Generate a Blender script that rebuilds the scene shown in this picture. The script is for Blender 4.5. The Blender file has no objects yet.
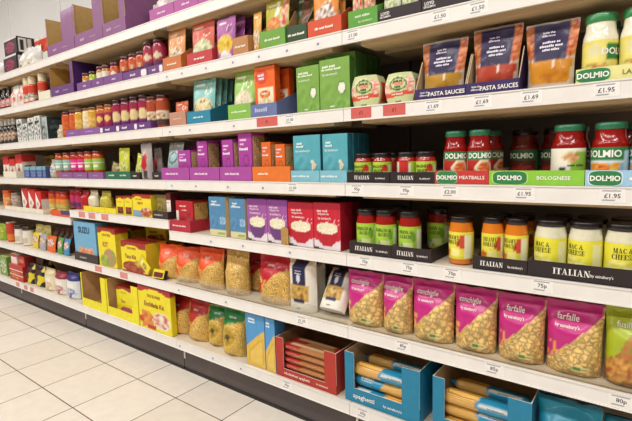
import bpy, math, random
from mathutils import Matrix, Vector, noise
C = bpy.context.scene.collection
R = math.radians
# ------------------------------------------------------------------ camera
F_PX, YAW, PITCH, ROLL = 450.78, -0.653077, -0.118799, -0.0281876
CAM = Vector((0.0, -1.25, 1.03))
_f = Vector((math.sin(YAW)*math.cos(PITCH), math.cos(YAW)*math.cos(PITCH), math.sin(PITCH)))
_r = _f.cross(Vector((0, 0, 1))).normalized()
_u = _r.cross(_f)
RT = _r*math.cos(ROLL) + _u*math.sin(ROLL)
UP = -_r*math.sin(ROLL) + _u*math.cos(ROLL)
cd = bpy.data.cameras.new('camera')
cam = bpy.data.objects.new('camera', cd); C.objects.link(cam)
cam.matrix_world = Matrix(((RT.x, UP.x, -_f.x, CAM.x), (RT.y, UP.y, -_f.y, CAM.y), (RT.z, UP.z, -_f.z, CAM.z), (0, 0, 0, 1)))
cd.sensor_fit = 'HORIZONTAL'; cd.sensor_width = 36.0; cd.lens = F_PX*36/632
cd.clip_start = 0.02
bpy.context.scene.camera = cam

def PX(px, z, y):
    """world x of the point at depth y and height z that the photograph shows in column px"""
    k = px-316
    a = k*_f.x - F_PX*RT.x
    b = k*(_f.y*(y-CAM.y)+_f.z*(z-CAM.z)) - F_PX*(RT.y*(y-CAM.y)+RT.z*(z-CAM.z))
    return -b/a

def PZ(px, py, y):
    d = RT*(px-316) - UP*(py-210.5) + _f*F_PX
    return CAM.z + d.z*(y-CAM.y)/d.y

# ------------------------------------------------------------------ colours and materials
def lin(c): return c/12.92 if c <= .04045 else ((c+.055)/1.055)**2.4
_hx = {}
def hx(h):
    if isinstance(h, tuple): return h
    if h not in _hx:
        _hx[h] = tuple(lin(int(h[i:i+2], 16)/255) for i in (0, 2, 4))
    return _hx[h]

def mat_print(name, rough, coat=0.0, fill=None, scale=60, wrinkle=0.0, wscale=40, spec=.5, mottling=.06):
    m = bpy.data.materials.new(name); m.use_nodes = True
    nt = m.node_tree; N = nt.nodes; L = nt.links
    p = N['Principled BSDF']
    p.inputs['Roughness'].default_value = rough
    p.inputs['Specular IOR Level'].default_value = spec
    p.inputs['Coat Weight'].default_value = coat
    p.inputs['Coat Roughness'].default_value = .08
    at = N.new('ShaderNodeAttribute'); at.attribute_name = 'print'
    tc = N.new('ShaderNodeTexCoord')
    nz = N.new('ShaderNodeTexNoise'); nz.inputs['Scale'].default_value = 35; nz.inputs['Detail'].default_value = 4
    L.new(tc.outputs['Object'], nz.inputs['Vector'])
    mr = N.new('ShaderNodeMapRange'); mr.inputs[1].default_value = .3; mr.inputs[2].default_value = .7
    mr.inputs[3].default_value = 1-mottling; mr.inputs[4].default_value = 1+mottling
    L.new(nz.outputs['Fac'], mr.inputs[0])
    vm = N.new('ShaderNodeVectorMath'); vm.operation = 'SCALE'
    L.new(at.outputs['Color'], vm.inputs[0]); L.new(mr.outputs[0], vm.inputs['Scale'])
    col = vm.outputs[0]
    height = None
    if fill:
        if fill == 'shell':
            t = N.new('ShaderNodeTexVoronoi'); t.inputs['Scale'].default_value = scale
            dn = N.new('ShaderNodeTexNoise'); dn.inputs['Scale'].default_value = 95; L.new(tc.outputs['Object'], dn.inputs['Vector'])
            dv = N.new('ShaderNodeVectorMath'); dv.operation = 'MULTIPLY_ADD'; dv.inputs[1].default_value = (.016, .016, .016); L.new(dn.outputs['Color'], dv.inputs[0]); L.new(tc.outputs['Object'], dv.inputs[2])
            L.new(dv.outputs[0], t.inputs['Vector']); t.feature = 'DISTANCE_TO_EDGE'; o = t.outputs['Distance']
            t2 = N.new('ShaderNodeTexVoronoi'); t2.inputs['Scale'].default_value = scale; L.new(tc.outputs['Object'], t2.inputs['Vector'])
            sx_ = N.new('ShaderNodeSeparateColor'); L.new(t2.outputs['Color'], sx_.inputs[0])
            m3 = N.new('ShaderNodeMapRange'); m3.inputs[3].default_value = .78; m3.inputs[4].default_value = 1.12; L.new(sx_.outputs[0], m3.inputs[0])
            v3 = N.new('ShaderNodeVectorMath'); v3.operation = 'SCALE'; L.new(col, v3.inputs[0]); L.new(m3.outputs[0], v3.inputs['Scale'])
            mx3 = N.new('ShaderNodeMix'); mx3.data_type = 'RGBA'; L.new(at.outputs['Alpha'], mx3.inputs['Factor']); L.new(col, mx3.inputs['A']); L.new(v3.outputs[0], mx3.inputs['B']); col = mx3.outputs['Result']
            lo, hi, a, b = -.02, .26, .50, 1.12
        else:
            mp = N.new('ShaderNodeMapping'); L.new(tc.outputs['Object'], mp.inputs['Vector'])
            n0 = N.new('ShaderNodeTexNoise'); n0.inputs['Scale'].default_value = 18
            L.new(tc.outputs['Object'], n0.inputs['Vector'])
            mx = N.new('ShaderNodeVectorMath'); mx.operation = 'MULTIPLY_ADD'
            mx.inputs[1].default_value = (.12, .12, .12)
            L.new(n0.outputs['Color'], mx.inputs[0]); L.new(mp.outputs[0], mx.inputs[2])
            t = N.new('ShaderNodeTexWave'); t.inputs['Scale'].default_value = scale
            t.inputs['Distortion'].default_value = 9.0 if fill == 'noodle' else .6
            t.inputs['Detail'].default_value = 1.5; t.inputs['Detail Scale'].default_value = 1.2
            t.bands_direction = 'DIAGONAL' if fill == 'noodle' else 'Z'
            L.new(mx.outputs[0] if fill == 'noodle' else tc.outputs['Object'], t.inputs['Vector']); o = t.outputs['Fac']
            lo, hi, a, b = .1, .9, .58, 1.18
        r2 = N.new('ShaderNodeMapRange')
        for i, v in enumerate((lo, hi, a, b)): r2.inputs[i+1].default_value = v
        L.new(o, r2.inputs[0])
        v2 = N.new('ShaderNodeVectorMath'); v2.operation = 'SCALE'
        L.new(col, v2.inputs[0]); L.new(r2.outputs[0], v2.inputs['Scale'])
        mix = N.new('ShaderNodeMix'); mix.data_type = 'RGBA'
        L.new(at.outputs['Alpha'], mix.inputs['Factor']); L.new(col, mix.inputs['A']); L.new(v2.outputs[0], mix.inputs['B'])
        col = mix.outputs['Result']
        mh = N.new('ShaderNodeMath'); mh.operation = 'MULTIPLY'
        L.new(r2.outputs[0], mh.inputs[0]); L.new(at.outputs['Alpha'], mh.inputs[1]); height = mh.outputs[0]
    L.new(col, p.inputs['Base Color'])
    last = None
    if height:
        bp = N.new('ShaderNodeBump'); bp.inputs['Strength'].default_value = .5; bp.inputs['Distance'].default_value = .004
        L.new(height, bp.inputs['Height']); last = bp
    if wrinkle:
        nw = N.new('ShaderNodeTexNoise'); nw.inputs['Scale'].default_value = wscale; nw.inputs['Detail'].default_value = 2.5
        L.new(tc.outputs['Object'], nw.inputs['Vector'])
        bw = N.new('ShaderNodeBump'); bw.inputs['Strength'].default_value = wrinkle; bw.inputs['Distance'].default_value = .006
        L.new(nw.outputs['Fac'], bw.inputs['Height'])
        if last: L.new(last.outputs[0], bw.inputs['Normal'])
        last = bw
    if last: L.new(last.outputs[0], p.inputs['Normal'])
    return m

def mat_noise(name, c1, c2, rough, scale=8, spec=.5, metallic=0, bump=0):
    m = bpy.data.materials.new(name); m.use_nodes = True
    nt = m.node_tree; N = nt.nodes; L = nt.links; p = N['Principled BSDF']
    p.inputs['Roughness'].default_value = rough; p.inputs['Specular IOR Level'].default_value = spec
    p.inputs['Metallic'].default_value = metallic
    tc = N.new('ShaderNodeTexCoord'); nz = N.new('ShaderNodeTexNoise'); nz.inputs['Scale'].default_value = scale
    nz.inputs['Detail'].default_value = 5
    L.new(tc.outputs['Object'], nz.inputs['Vector'])
    cr = N.new('ShaderNodeValToRGB'); cr.color_ramp.elements[0].position = .3; cr.color_ramp.elements[1].position = .7
    cr.color_ramp.elements[0].color = (*hx(c1), 1); cr.color_ramp.elements[1].color = (*hx(c2), 1)
    L.new(nz.outputs['Fac'], cr.inputs[0]); L.new(cr.outputs[0], p.inputs['Base Color'])
    if bump:
        b = N.new('ShaderNodeBump'); b.inputs['Strength'].default_value = bump; b.inputs['Distance'].default_value = .003
        L.new(nz.outputs['Fac'], b.inputs['Height']); L.new(b.outputs[0], p.inputs['Normal'])
    return m

M = {
    'card': mat_print('printed_card', .5, coat=.08, spec=.4),
    'film': mat_print('printed_film', .36, coat=.09, spec=.32, wrinkle=.28, wscale=32, mottling=.04),
    'shell': mat_print('film_over_pasta_shapes', .4, coat=.16, fill='shell', scale=54, wrinkle=.15, mottling=.04),
    'bow': mat_print('film_over_small_pasta', .4, coat=.16, fill='shell', scale=66, wrinkle=.15, mottling=.04),
    'noodle': mat_print('film_over_noodles', .45, coat=.12, spec=.35, fill='noodle', scale=46, wrinkle=.2, mottling=.05),
    'strand': mat_print('film_over_spaghetti', .3, coat=.4, fill='strand', scale=110, wrinkle=.16, mottling=.05),
    'glass': mat_print('sauce_in_glass', .15, coat=.4, wrinkle=.05, wscale=90, mottling=.12),
    'lid': mat_print('painted_metal', .3, coat=.2, mottling=.03),
    'ink': mat_print('ink', .5, mottling=.02),
    'shelf': mat_noise('cream_enamelled_steel', 'D6C8B2', 'DED2BF', .45, 5),
    'under': mat_noise('tan_tinted_steel', 'C9AB80', 'D2B68E', .5, 5),  # stiffeners and brackets tinted tan, warmer than the cream boards
    'rail': mat_noise('white_price_rail', 'E8E2DC', 'EEE9E3', .35, 14),
    'back': mat_noise('shaded_back_panel', '8A7A70', '94857A', .6, 6),  # pale panel darkened to taupe: the shade between shelves is put into its colour
    'head': mat_noise('pale_back_panel', 'F3F0EE', 'F8F6F4', .5, 3),
    'kick': mat_noise('dark_kick_plate', '4A4040', '554A48', .45, 9),
    'wall': mat_noise('off_white_wall', 'EDEAE6', 'F2EFEC', .7, 2),
    'seal': mat_noise('black_rubber', '1C1818', '262020', .6, 30),
}
def clear_mat():
    m = bpy.data.materials.new('clear_plastic'); m.use_nodes = True
    N = m.node_tree.nodes; L = m.node_tree.links
    N.remove(N['Principled BSDF'])
    t = N.new('ShaderNodeBsdfTransparent'); t.inputs[0].default_value = (.95, .95, .93, 1)
    g = N.new('ShaderNodeBsdfGlossy'); g.inputs['Roughness'].default_value = .08
    fr = N.new('ShaderNodeMath'); fr.operation = 'MULTIPLY'; fr.inputs[1].default_value = .3
    f0 = N.new('ShaderNodeFresnel'); f0.inputs[0].default_value = 1.45; L.new(f0.outputs[0], fr.inputs[0])
    nz = N.new('ShaderNodeTexNoise'); nz.inputs['Scale'].default_value = 9
    bp = N.new('ShaderNodeBump'); bp.inputs['Strength'].default_value = .1
    L.new(nz.outputs['Fac'], bp.inputs['Height']); L.new(bp.outputs[0], g.inputs['Normal'])
    mx = N.new('ShaderNodeMixShader'); L.new(fr.outputs[0], mx.inputs[0]); L.new(t.outputs[0], mx.inputs[1]); L.new(g.outputs[0], mx.inputs[2])
    L.new(mx.outputs[0], N['Material Output'].inputs[0])
    return m
M['clear'] = clear_mat()

def floor_mat():
    m = bpy.data.materials.new('ceramic_floor_tiles'); m.use_nodes = True
    N = m.node_tree.nodes; L = m.node_tree.links; p = N['Principled BSDF']
    tc = N.new('ShaderNodeTexCoord'); mp = N.new('ShaderNodeMapping')
    mp.inputs['Location'].default_value = (1.335+30+.0025, .455+30+.0025, 0)
    L.new(tc.outputs['Object'], mp.inputs['Vector'])
    b = N.new('ShaderNodeTexBrick'); b.offset = 0; b.squash = 1
    b.inputs['Scale'].default_value = 1; b.inputs['Brick Width'].default_value = .3; b.inputs['Row Height'].default_value = .3
    b.inputs['Mortar Size'].default_value = .0027; b.inputs['Mortar Smooth'].default_value = .2; b.inputs['Bias'].default_value = 0
    b.inputs['Color1'].default_value = (*hx('EDE3D6'), 1); b.inputs['Color2'].default_value = (*hx('E6DACB'), 1)
    b.inputs['Mortar'].default_value = (*hx('6A5D52'), 1)
    L.new(mp.outputs[0], b.inputs['Vector'])
    nz = N.new('ShaderNodeTexNoise'); nz.inputs['Scale'].default_value = 22; nz.inputs['Detail'].default_value = 6
    L.new(tc.outputs['Object'], nz.inputs['Vector'])
    mr = N.new('ShaderNodeMapRange'); mr.inputs[1].default_value = .3; mr.inputs[2].default_value = .7; mr.inputs[3].default_value = .95; mr.inputs[4].default_value = 1.03
    L.new(nz.outputs['Fac'], mr.inputs[0])
    v = N.new('ShaderNodeVectorMath'); v.operation = 'SCALE'
    L.new(b.outputs['Color'], v.inputs[0]); L.new(mr.outputs[0], v.inputs['Scale']); L.new(v.outputs[0], p.inputs['Base Color'])
    p.inputs['Roughness'].default_value = .38
    bp = N.new('ShaderNodeBump'); bp.inputs['Strength'].default_value = .3; bp.inputs['Distance'].default_value = .002; bp.invert = True
    L.new(b.outputs['Fac'], bp.inputs['Height']); L.new(bp.outputs[0], p.inputs['Normal'])
    return m
M['floor'] = floor_mat()

# ------------------------------------------------------------------ mesh builder
class MB:
    def __init__(s): s.v = []; s.f = []; s.c = []; s.sm = []
    def vert(s, p, c):
        if len(c) == 3: c = (*c, 0.0)
        s.v.append(tuple(p)); s.c.append(c); return len(s.v)-1
    def poly(s, pts, col, smooth=False):
        col = hx(col); s.f.append([s.vert(p, col) for p in pts]); s.sm.append(smooth)
    def box(s, x0, x1, y0, y1, z0, z1, col, front=None, back=None, top=None, left=None, right=None, bottom=None):
        P = lambda a, b, c: (a, b, c)
        s.poly([P(x0,y0,z0),P(x1,y0,z0),P(x1,y0,z1),P(x0,y0,z1)], front or col)
        s.poly([P(x1,y1,z0),P(x0,y1,z0),P(x0,y1,z1),P(x1,y1,z1)], back or col)
        s.poly([P(x0,y0,z1),P(x1,y0,z1),P(x1,y1,z1),P(x0,y1,z1)], top or col)
        s.poly([P(x0,y1,z0),P(x1,y1,z0),P(x1,y0,z0),P(x0,y0,z0)], bottom or col)
        s.poly([P(x0,y1,z0),P(x0,y0,z0),P(x0,y0,z1),P(x0,y1,z1)], left or col)
        s.poly([P(x1,y0,z0),P(x1,y1,z0),P(x1,y1,z1),P(x1,y0,z1)], right or col)
    def prism_yz(s, pts, x0, x1, cout, cin, edge, out_is_right=True):
        """polygon in (y, z), counter-clockwise seen from +x, extruded from x0 to x1"""
        a = [(x1, y, z) for y, z in pts]; b = [(x0, y, z) for y, z in reversed(pts)]
        s.poly(a, cout if out_is_right else cin); s.poly(b, cin if out_is_right else cout)
        n = len(pts)
        for i in range(n):
            (ya, za), (yb, zb) = pts[i], pts[(i+1) % n]
            s.poly([(x0, ya, za), (x0, yb, zb), (x1, yb, zb), (x1, ya, za)], edge)
    def grid(s, S, A, nu, nv, smooth=True, flip=False):
        ids = [[s.vert(S(i/nu, j/nv), A(i/nu, j/nv)) for i in range(nu+1)] for j in range(nv+1)]
        for j in range(nv):
            for i in range(nu):
                q = [ids[j][i], ids[j][i+1], ids[j+1][i+1], ids[j+1][i]]
                s.f.append(q[::-1] if flip else q); s.sm.append(smooth)
        return ids
    def lathe(s, prof, n, colf, cap=True, ridge=0):
        """prof: (r, z) upwards; colf(z fraction index) -> colour"""
        rings = []
        for k, (r, z) in enumerate(prof):
            rings.append([s.vert(((r+(ridge if (i % 2 and 0 < k < len(prof)-1) else 0))*math.sin(2*math.pi*i/n), -(r+(ridge if (i % 2 and 0 < k < len(prof)-1) else 0))*math.cos(2*math.pi*i/n), z), hx(colf(k))) for i in range(n)])
        for a, b in zip(rings, rings[1:]):
            for i in range(n):
                j = (i+1) % n
                s.f.append([a[i], a[j], b[j], b[i]]); s.sm.append(True)
        if cap:
            s.f.append(rings[0][::-1]); s.sm.append(False)
            s.f.append(list(rings[-1])); s.sm.append(False)
    def build(s, name, mat, parent=None):
        me = bpy.data.meshes.new(name)
        me.from_pydata(s.v, [], s.f)
        at = me.color_attributes.new('print', 'FLOAT_COLOR', 'POINT')
        at.data.foreach_set('color', [x for c in s.c for x in c])
        me.polygons.foreach_set('use_smooth', s.sm)
        me.materials.append(M[mat] if isinstance(mat, str) else mat)
        me.update()
        o = bpy.data.objects.new(name, me); C.objects.link(o)
        if parent: o.parent = parent
        return o

# ------------------------------------------------------------------ printed artwork: shapes painted in (u, v)
def art(base, *shapes):
    base_c = (*hx(base[0]), base[1]) if isinstance(base, tuple) and isinstance(base[0], str) else (*hx(base), 0.0)
    sh = []
    for s in shapes:
        k = s[0]
        if k == 'p': sh.append((k, s[1], (*hx(s[2]), s[3] if len(s) > 3 else 0.0)))
        elif k == 's': sh.append((k, s[1:5], hx(s[5]), hx(s[6]), s[7] if len(s) > 7 else 14))
        else: sh.append((k, s[1:5], (*hx(s[5]), s[6] if len(s) > 6 else 0.0)))
    def f(u, v):
        c = base_c
        for s in sh:
            k = s[0]
            if k == 'r':
                a = s[1]
                if a[0] <= u <= a[2] and a[1] <= v <= a[3]: c = s[2]
            elif k == 'e':
                a = s[1]
                if ((u-a[0])/a[2])**2 + ((v-a[1])/a[3])**2 <= 1: c = s[2]
            elif k == 's':
                a = s[1]
                if ((u-a[0])/a[2])**2 + ((v-a[1])/a[3])**2 <= 1:
                    n = max(0, min(1, .5+1.3*noise.noise((u*s[4], v*s[4]*1.3, 3.1))))
                    c = tuple(s[2][i]*(1-n)+s[3][i]*n for i in range(3))+(0.0,)
            else:
                p = s[1]; ins = False; j = len(p)-1
                for i in range(len(p)):
                    if (p[i][1] > v) != (p[j][1] > v) and u < (p[j][0]-p[i][0])*(v-p[i][1])/(p[j][1]-p[i][1])+p[i][0]: ins = not ins
                    j = i
                if ins: c = s[2]
        return c
    return f

# ------------------------------------------------------------------ lettering
_tg = {}
def _q(x0, x1, y0, y1): return [(x0, y0), (x1, y0), (x1, y1), (x0, y1)]
def _ring(cx, cy, rx, ry, tk, th, a0, a1, n=14):
    """a stroke that is thick at its sides and thin at top and foot"""
    out = []
    P = lambda a, k: (cx+(rx-tk*k)*math.cos(a), cy+(ry-th*k)*math.sin(a))
    for i in range(n):
        a, b = R(a0+(a1-a0)*i/n), R(a0+(a1-a0)*(i+1)/n)
        out.append([P(a, 1), P(a, 0), P(b, 0), P(b, 1)])
    return out
S_ = .055
SERIF = {
    'I': (.42, [_q(.10, .32, 0, 1), _q(0, .42, 0, S_), _q(0, .42, 1-S_, 1)]),
    'T': (.72, [_q(.25, .47, 0, 1), _q(0, .72, 1-S_, 1), _q(0, .05, .72, 1), _q(.67, .72, .72, 1), _q(.13, .59, 0, S_)]),
    'L': (.64, [_q(.10, .32, 0, 1), _q(0, .62, 0, S_), _q(.56, .62, 0, .3), _q(0, .44, 1-S_, 1)]),
    'A': (.84, [[(.08, 0), (.15, 0), (.42, 1), (.36, 1)], [(.50, 0), (.74, 0), (.46, 1), (.32, 1)], _q(.18, .58, .3, .355), _q(0, .25, 0, S_), _q(.42, .84, 0, S_)]),
    'N': (.84, [_q(.10, .16, 0, 1), [(.54, 0), (.74, 0), (.30, 1), (.06, 1)], _q(.68, .74, 0, 1), _q(0, .28, 0, S_), _q(0, .3, 1-S_, 1), _q(.56, .84, 1-S_, 1)]),
    'M': (1.04, [_q(.10, .16, 0, 1), [(.44, 0), (.54, 0), (.32, 1), (.06, 1)], [(.46, 0), (.52, 0), (.80, 1), (.72, 1)], _q(.72, .94, 0, 1), _q(0, .28, 0, S_), _q(.62, 1.04, 0, S_), _q(.74, 1.04, 1-S_, 1)]),
    'C': (.74, _ring(.40, .5, .38, .5, .22, .05, 48, 312)+[_q(.62, .68, .66, .95), _q(.62, .68, .08, .3)]),
    'O': (.80, _ring(.40, .5, .40, .5, .22, .05, 0, 360, 20)),
    'G': (.82, _ring(.40, .5, .38, .5, .22, .05, 48, 320)+[_q(.52, .74, 0, .44), _q(.44, .82, .40, .45), _q(.64, .69, .66, .95)]),
    'H': (.92, [_q(.10, .32, 0, 1), _q(.60, .82, 0, 1), _q(.3, .62, .47, .53), _q(0, .42, 0, S_), _q(.5, .92, 0, S_), _q(0, .42, 1-S_, 1), _q(.5, .92, 1-S_, 1)]),
    'E': (.68, [_q(.10, .32, 0, 1), _q(0, .66, 0, S_), _q(0, .64, 1-S_, 1), _q(.3, .52, .47, .53), _q(.60, .66, 0, .3), _q(.58, .64, .72, 1), _q(.48, .52, .36, .64)]),
    'S': (.62, _ring(.31, .745, .27, .255, .16, .05, 30, 270, 10)+_ring(.31, .255, .28, .255, .17, .05, -150, 90, 10)+[_q(.50, .55, .70, .96), _q(.06, .11, .04, .3)]),
    'R': (.82, [_q(.10, .32, 0, 1), _q(0, .42, 0, S_), _q(0, .38, 1-S_, 1), [(.58, 0), (.82, 0), (.56, .5), (.36, .5)]]+_ring(.34, .745, .34, .255, .22, .05, -90, 90, 8)),
    'Y': (.82, [[(.34, .44), (.50, .44), (.30, 1), (.06, 1)], [(.46, .44), (.52, .44), (.76, 1), (.69, 1)], _q(.32, .54, 0, .48), _q(.2, .66, 0, S_), _q(0, .38, 1-S_, 1), _q(.56, .82, 1-S_, 1)]),
    'B': (.74, [_q(.10, .32, 0, 1), _q(0, .36, 0, S_), _q(0, .36, 1-S_, 1)]+_ring(.34, .75, .30, .25, .2, .05, -90, 90, 8)+_ring(.34, .26, .38, .26, .22, .05, -90, 90, 8)),
    '&': (.90, _ring(.38, .76, .22, .24, .1, .05, 0, 360, 12)+_ring(.36, .27, .36, .27, .2, .05, 60, 340, 12)+[[(.64, 0), (.88, 0), (.42, .62), (.28, .62)]]),
    ' ': (.3, []),
}
def serif_geo(t):
    vs, fs, x = [], [], 0.0
    for ch in t:
        w, polys = SERIF[ch]
        for p in polys:
            m = len(vs); vs += [(x+a, b) for a, b in p]; fs.append(list(range(m, m+len(p))))
        x += w+.05
    return [((a-(x-.05)/2)*.72, (b-.5)*.72) for a, b in vs], fs
def text_geo(t, bold):
    if (t, bold) not in _tg:
        cu = bpy.data.curves.new('t', 'FONT'); cu.body = t; cu.size = 1.0; cu.resolution_u = 2; cu.offset = bold
        o = bpy.data.objects.new('t', cu); C.objects.link(o)
        bpy.context.view_layer.update()
        e = o.evaluated_get(bpy.context.evaluated_depsgraph_get())
        me = e.to_mesh()
        vs = [(v.co.x, v.co.y) for v in me.vertices]; fs = [list(p.vertices) for p in me.polygons]
        e.to_mesh_clear(); bpy.data.objects.remove(o); bpy.data.curves.remove(cu)
        x0 = min(v[0] for v in vs); x1 = max(v[0] for v in vs); y0 = min(v[1] for v in vs); y1 = max(v[1] for v in vs)
        _tg[(t, bold)] = ([(v[0]-(x0+x1)/2, v[1]-(y0+y1)/2) for v in vs], fs, x1-x0, y1-y0)
    return _tg[(t, bold)]

def lettering(parent, S, W, H, lines, name='lettering', off=.0012):
    """one mesh of lettering for each block of lines that stand together"""
    run = []
    for ln in sorted(lines, key=lambda l: -l[2]):
        if run and run[-1][2]-ln[2] > .15: lettering_block(parent, S, W, H, run, name, off); run = []
        run.append(ln)
    if run: lettering_block(parent, S, W, H, run, name, off)

def lettering_block(parent, S, W, H, lines, name='lettering', off=.0012):
    """lines: (text, u, v, letter height, colour[, width stretch[, bold[, angle]]]) printed on the surface S(u, v)"""
    mb = MB()
    for ln in lines:
        t, cu, cv, size, col = ln[:5]
        st = ln[5] if len(ln) > 5 else 1.0; bold = ln[6] if len(ln) > 6 else .012; ang = ln[7] if len(ln) > 7 else 0
        if t[0] == '#': vs, fs = serif_geo(t[1:])
        elif t[0] == '~':                                   # print too small to read in the photograph: word shapes only
            vs, fs, x = [], [], 0.0
            for q in t[1:]:
                n = int(q)*.5; m = len(vs)
                for k_ in range(int(q)):
                    hgt = (.52, .70, .52, .60, .52)[(k_*3+int(q)) % 5]; m = len(vs)
                    vs += [(x+.5*k_, 0), (x+.5*k_+.38, 0), (x+.5*k_+.38, hgt), (x+.5*k_, hgt)]; fs.append([m, m+1, m+2, m+3])
                x += n+.3
            vs = [(a-(x-.3)/2, b-.3) for a, b in vs]
        else:
            vs, fs, w, h = text_geo(t, bold)
        k = size/.72
        ca, sa = math.cos(ang), math.sin(ang)
        base = len(mb.v)
        for x, y in vs:
            X, Y = x*k*st, y*k
            X, Y = X*ca-Y*sa, X*sa+Y*ca
            p = S(cu+X/W, cv+Y/H, off)
            mb.vert(p, hx(col))
        for f in fs: mb.f.append([base+i for i in f]); mb.sm.append(False)
    return mb.build(name, 'ink', parent)

# ------------------------------------------------------------------ things
def empty(name, cat):
    o = bpy.data.objects.new(name, None); C.objects.link(o); o['category'] = cat
    o.empty_display_size = .02
    return o
def dup(root):
    r = root.copy(); C.objects.link(r)
    for ch in list(root.children):
        c = ch.copy(); C.objects.link(c); c.parent = r
        for g in list(ch.children):
            d = g.copy(); C.objects.link(d); d.parent = c
    return r
PROTO = {}
def place(key, build, x, y, z, label, group=None, rz=0, rx=0, ry=0, sc=(1, 1, 1)):
    if key in PROTO:
        o = dup(PROTO[key])
        if 'group' in o and not group: del o['group']
    else:
        o = PROTO[key] = build()
    o.location = (x, y, z); o.rotation_euler = (R(rx), R(ry), R(rz)); o.scale = sc
    o['label'] = label
    if group: o['group'] = group
    return o
ORD = 'first second third fourth fifth sixth seventh eighth ninth tenth'.split()

# ---- jars and bottles
def jar(name, r, h, sauce, lid, lab=None, l0=.1, l1=.62, lines=(), span=300, lidh=.16, neck=.84, seg=28, shoulder=.66, lid_ring=None, cat='jar', collar=None):
    root = empty(name, cat)
    zs = h*(1-lidh)
    prof = [(r*.86, 0), (r*.95, h*.012), (r, h*.04), (r, h*shoulder), (r*.985, h*(shoulder+.03)), (r*.94, h*(shoulder+.065)), (r*(neck+.02), h*(shoulder+.11)), (r*neck*.97, zs-h*.005), (r*neck*.97, zs+h*.01)]
    mb = MB(); mb.lathe(prof, seg, lambda k: (collar if collar and k >= 5 else sauce)); mb.build('glass_jar', 'glass', root)
    rl = r*neck*1.04
    mb = MB()
    mb.lathe([(rl*.98, zs), (rl, zs+.0015), (rl, h-.003), (rl*.94, h), (rl*.88, h-.0012), (rl*.2, h-.0012)], seg*2 if r > .03 else seg, lambda k: lid, ridge=rl*.012)
    if lid_ring: mb.lathe([(rl*1.02, zs+.0005), (rl*1.025, zs+.003), (rl*1.02, zs+.0045)], seg, lambda k: lid_ring, cap=False)
    mb.build('lid', 'lid', root)
    if lab:
        rr = r*1.006+.0003; W = rr*R(span); H = (l1-l0)*h
        def S(u, v, off=0):
            a = (u-.5)*R(span); q = rr+off*.6
            return (q*math.sin(a), -q*math.cos(a), h*l0+H*v)
        mb = MB(); mb.grid(S, lab, 40, 14); lb = mb.build('label', 'card', root)
        if lines: lettering(lb, S, W, H, lines, off=.0009)
    return root

def bottle(name, r, h, body, cap, lab, l0=.1, l1=.5, neck=.35, capc=.12, lines=(), seg=16):
    root = empty(name, 'bottle')
    mb = MB(); mb.lathe([(r*.9, 0), (r, h*.02), (r, h*.55), (r*.85, h*.66), (r*neck*1.1, h*.78), (r*neck, h*(1-capc)), (r*neck, h*(1-capc)+.002)], seg, lambda k: body); mb.build('glass_bottle', 'glass', root)
    mb = MB(); mb.lathe([(r*neck*1.25, h*(1-capc)), (r*neck*1.25, h-.002), (r*neck*1.1, h)], seg, lambda k: cap); mb.build('cap', 'lid', root)
    rr = r*1.01
    S = lambda u, v, off=0: ((rr+off)*math.sin((u-.5)*5.2), -(rr+off)*math.cos((u-.5)*5.2), h*(l0+(l1-l0)*v))
    mb = MB(); mb.grid(S, lab, 20, 8); mb.build('label', 'card', root)
    return root

# ---- boxes
def carton(name, w, h, d, front, side, top=None, lines=(), side_front=None, mat='card', nu=30, nv=34, cat='box', flap=True, back=None, side_art=None):
    """origin at the bottom centre of the front face"""
    root = empty(name, cat)
    mb = MB(); b = .0015
    S = lambda u, v, off=0: ((u-.5)*w, -off, h*v)
    mb.grid(S, front, nu, nv, smooth=False)
    top = top or side
    if side_art:
        mb.grid(lambda u, v: (w/2, d*u, h*v), side_art, 14, 20, smooth=False)
    else:
        mb.poly([(w/2, 0, 0), (w/2, d, 0), (w/2, d, h), (w/2, 0, h)], side)
    mb.poly([(-w/2, d, 0), (-w/2, 0, 0), (-w/2, 0, h), (-w/2, d, h)], side)
    mb.poly([(w/2, d, 0), (-w/2, d, 0), (-w/2, d, h), (w/2, d, h)], side)
    mb.poly([(-w/2, 0, h), (w/2, 0, h), (w/2, d, h), (-w/2, d, h)], top)
    mb.poly([(-w/2, d, 0), (w/2, d, 0), (w/2, 0, 0), (-w/2, 0, 0)], side)
    mb.build('carton_body', mat, root)
    if flap:
        mb = MB(); mb.box(-w/2+.001, w/2-.001, .001, d*.55, h, h+.0012, top); mb.build('tuck_flap', 'card', root)
    if lines: lettering(root, S, w, h, lines)
    return root

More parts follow.
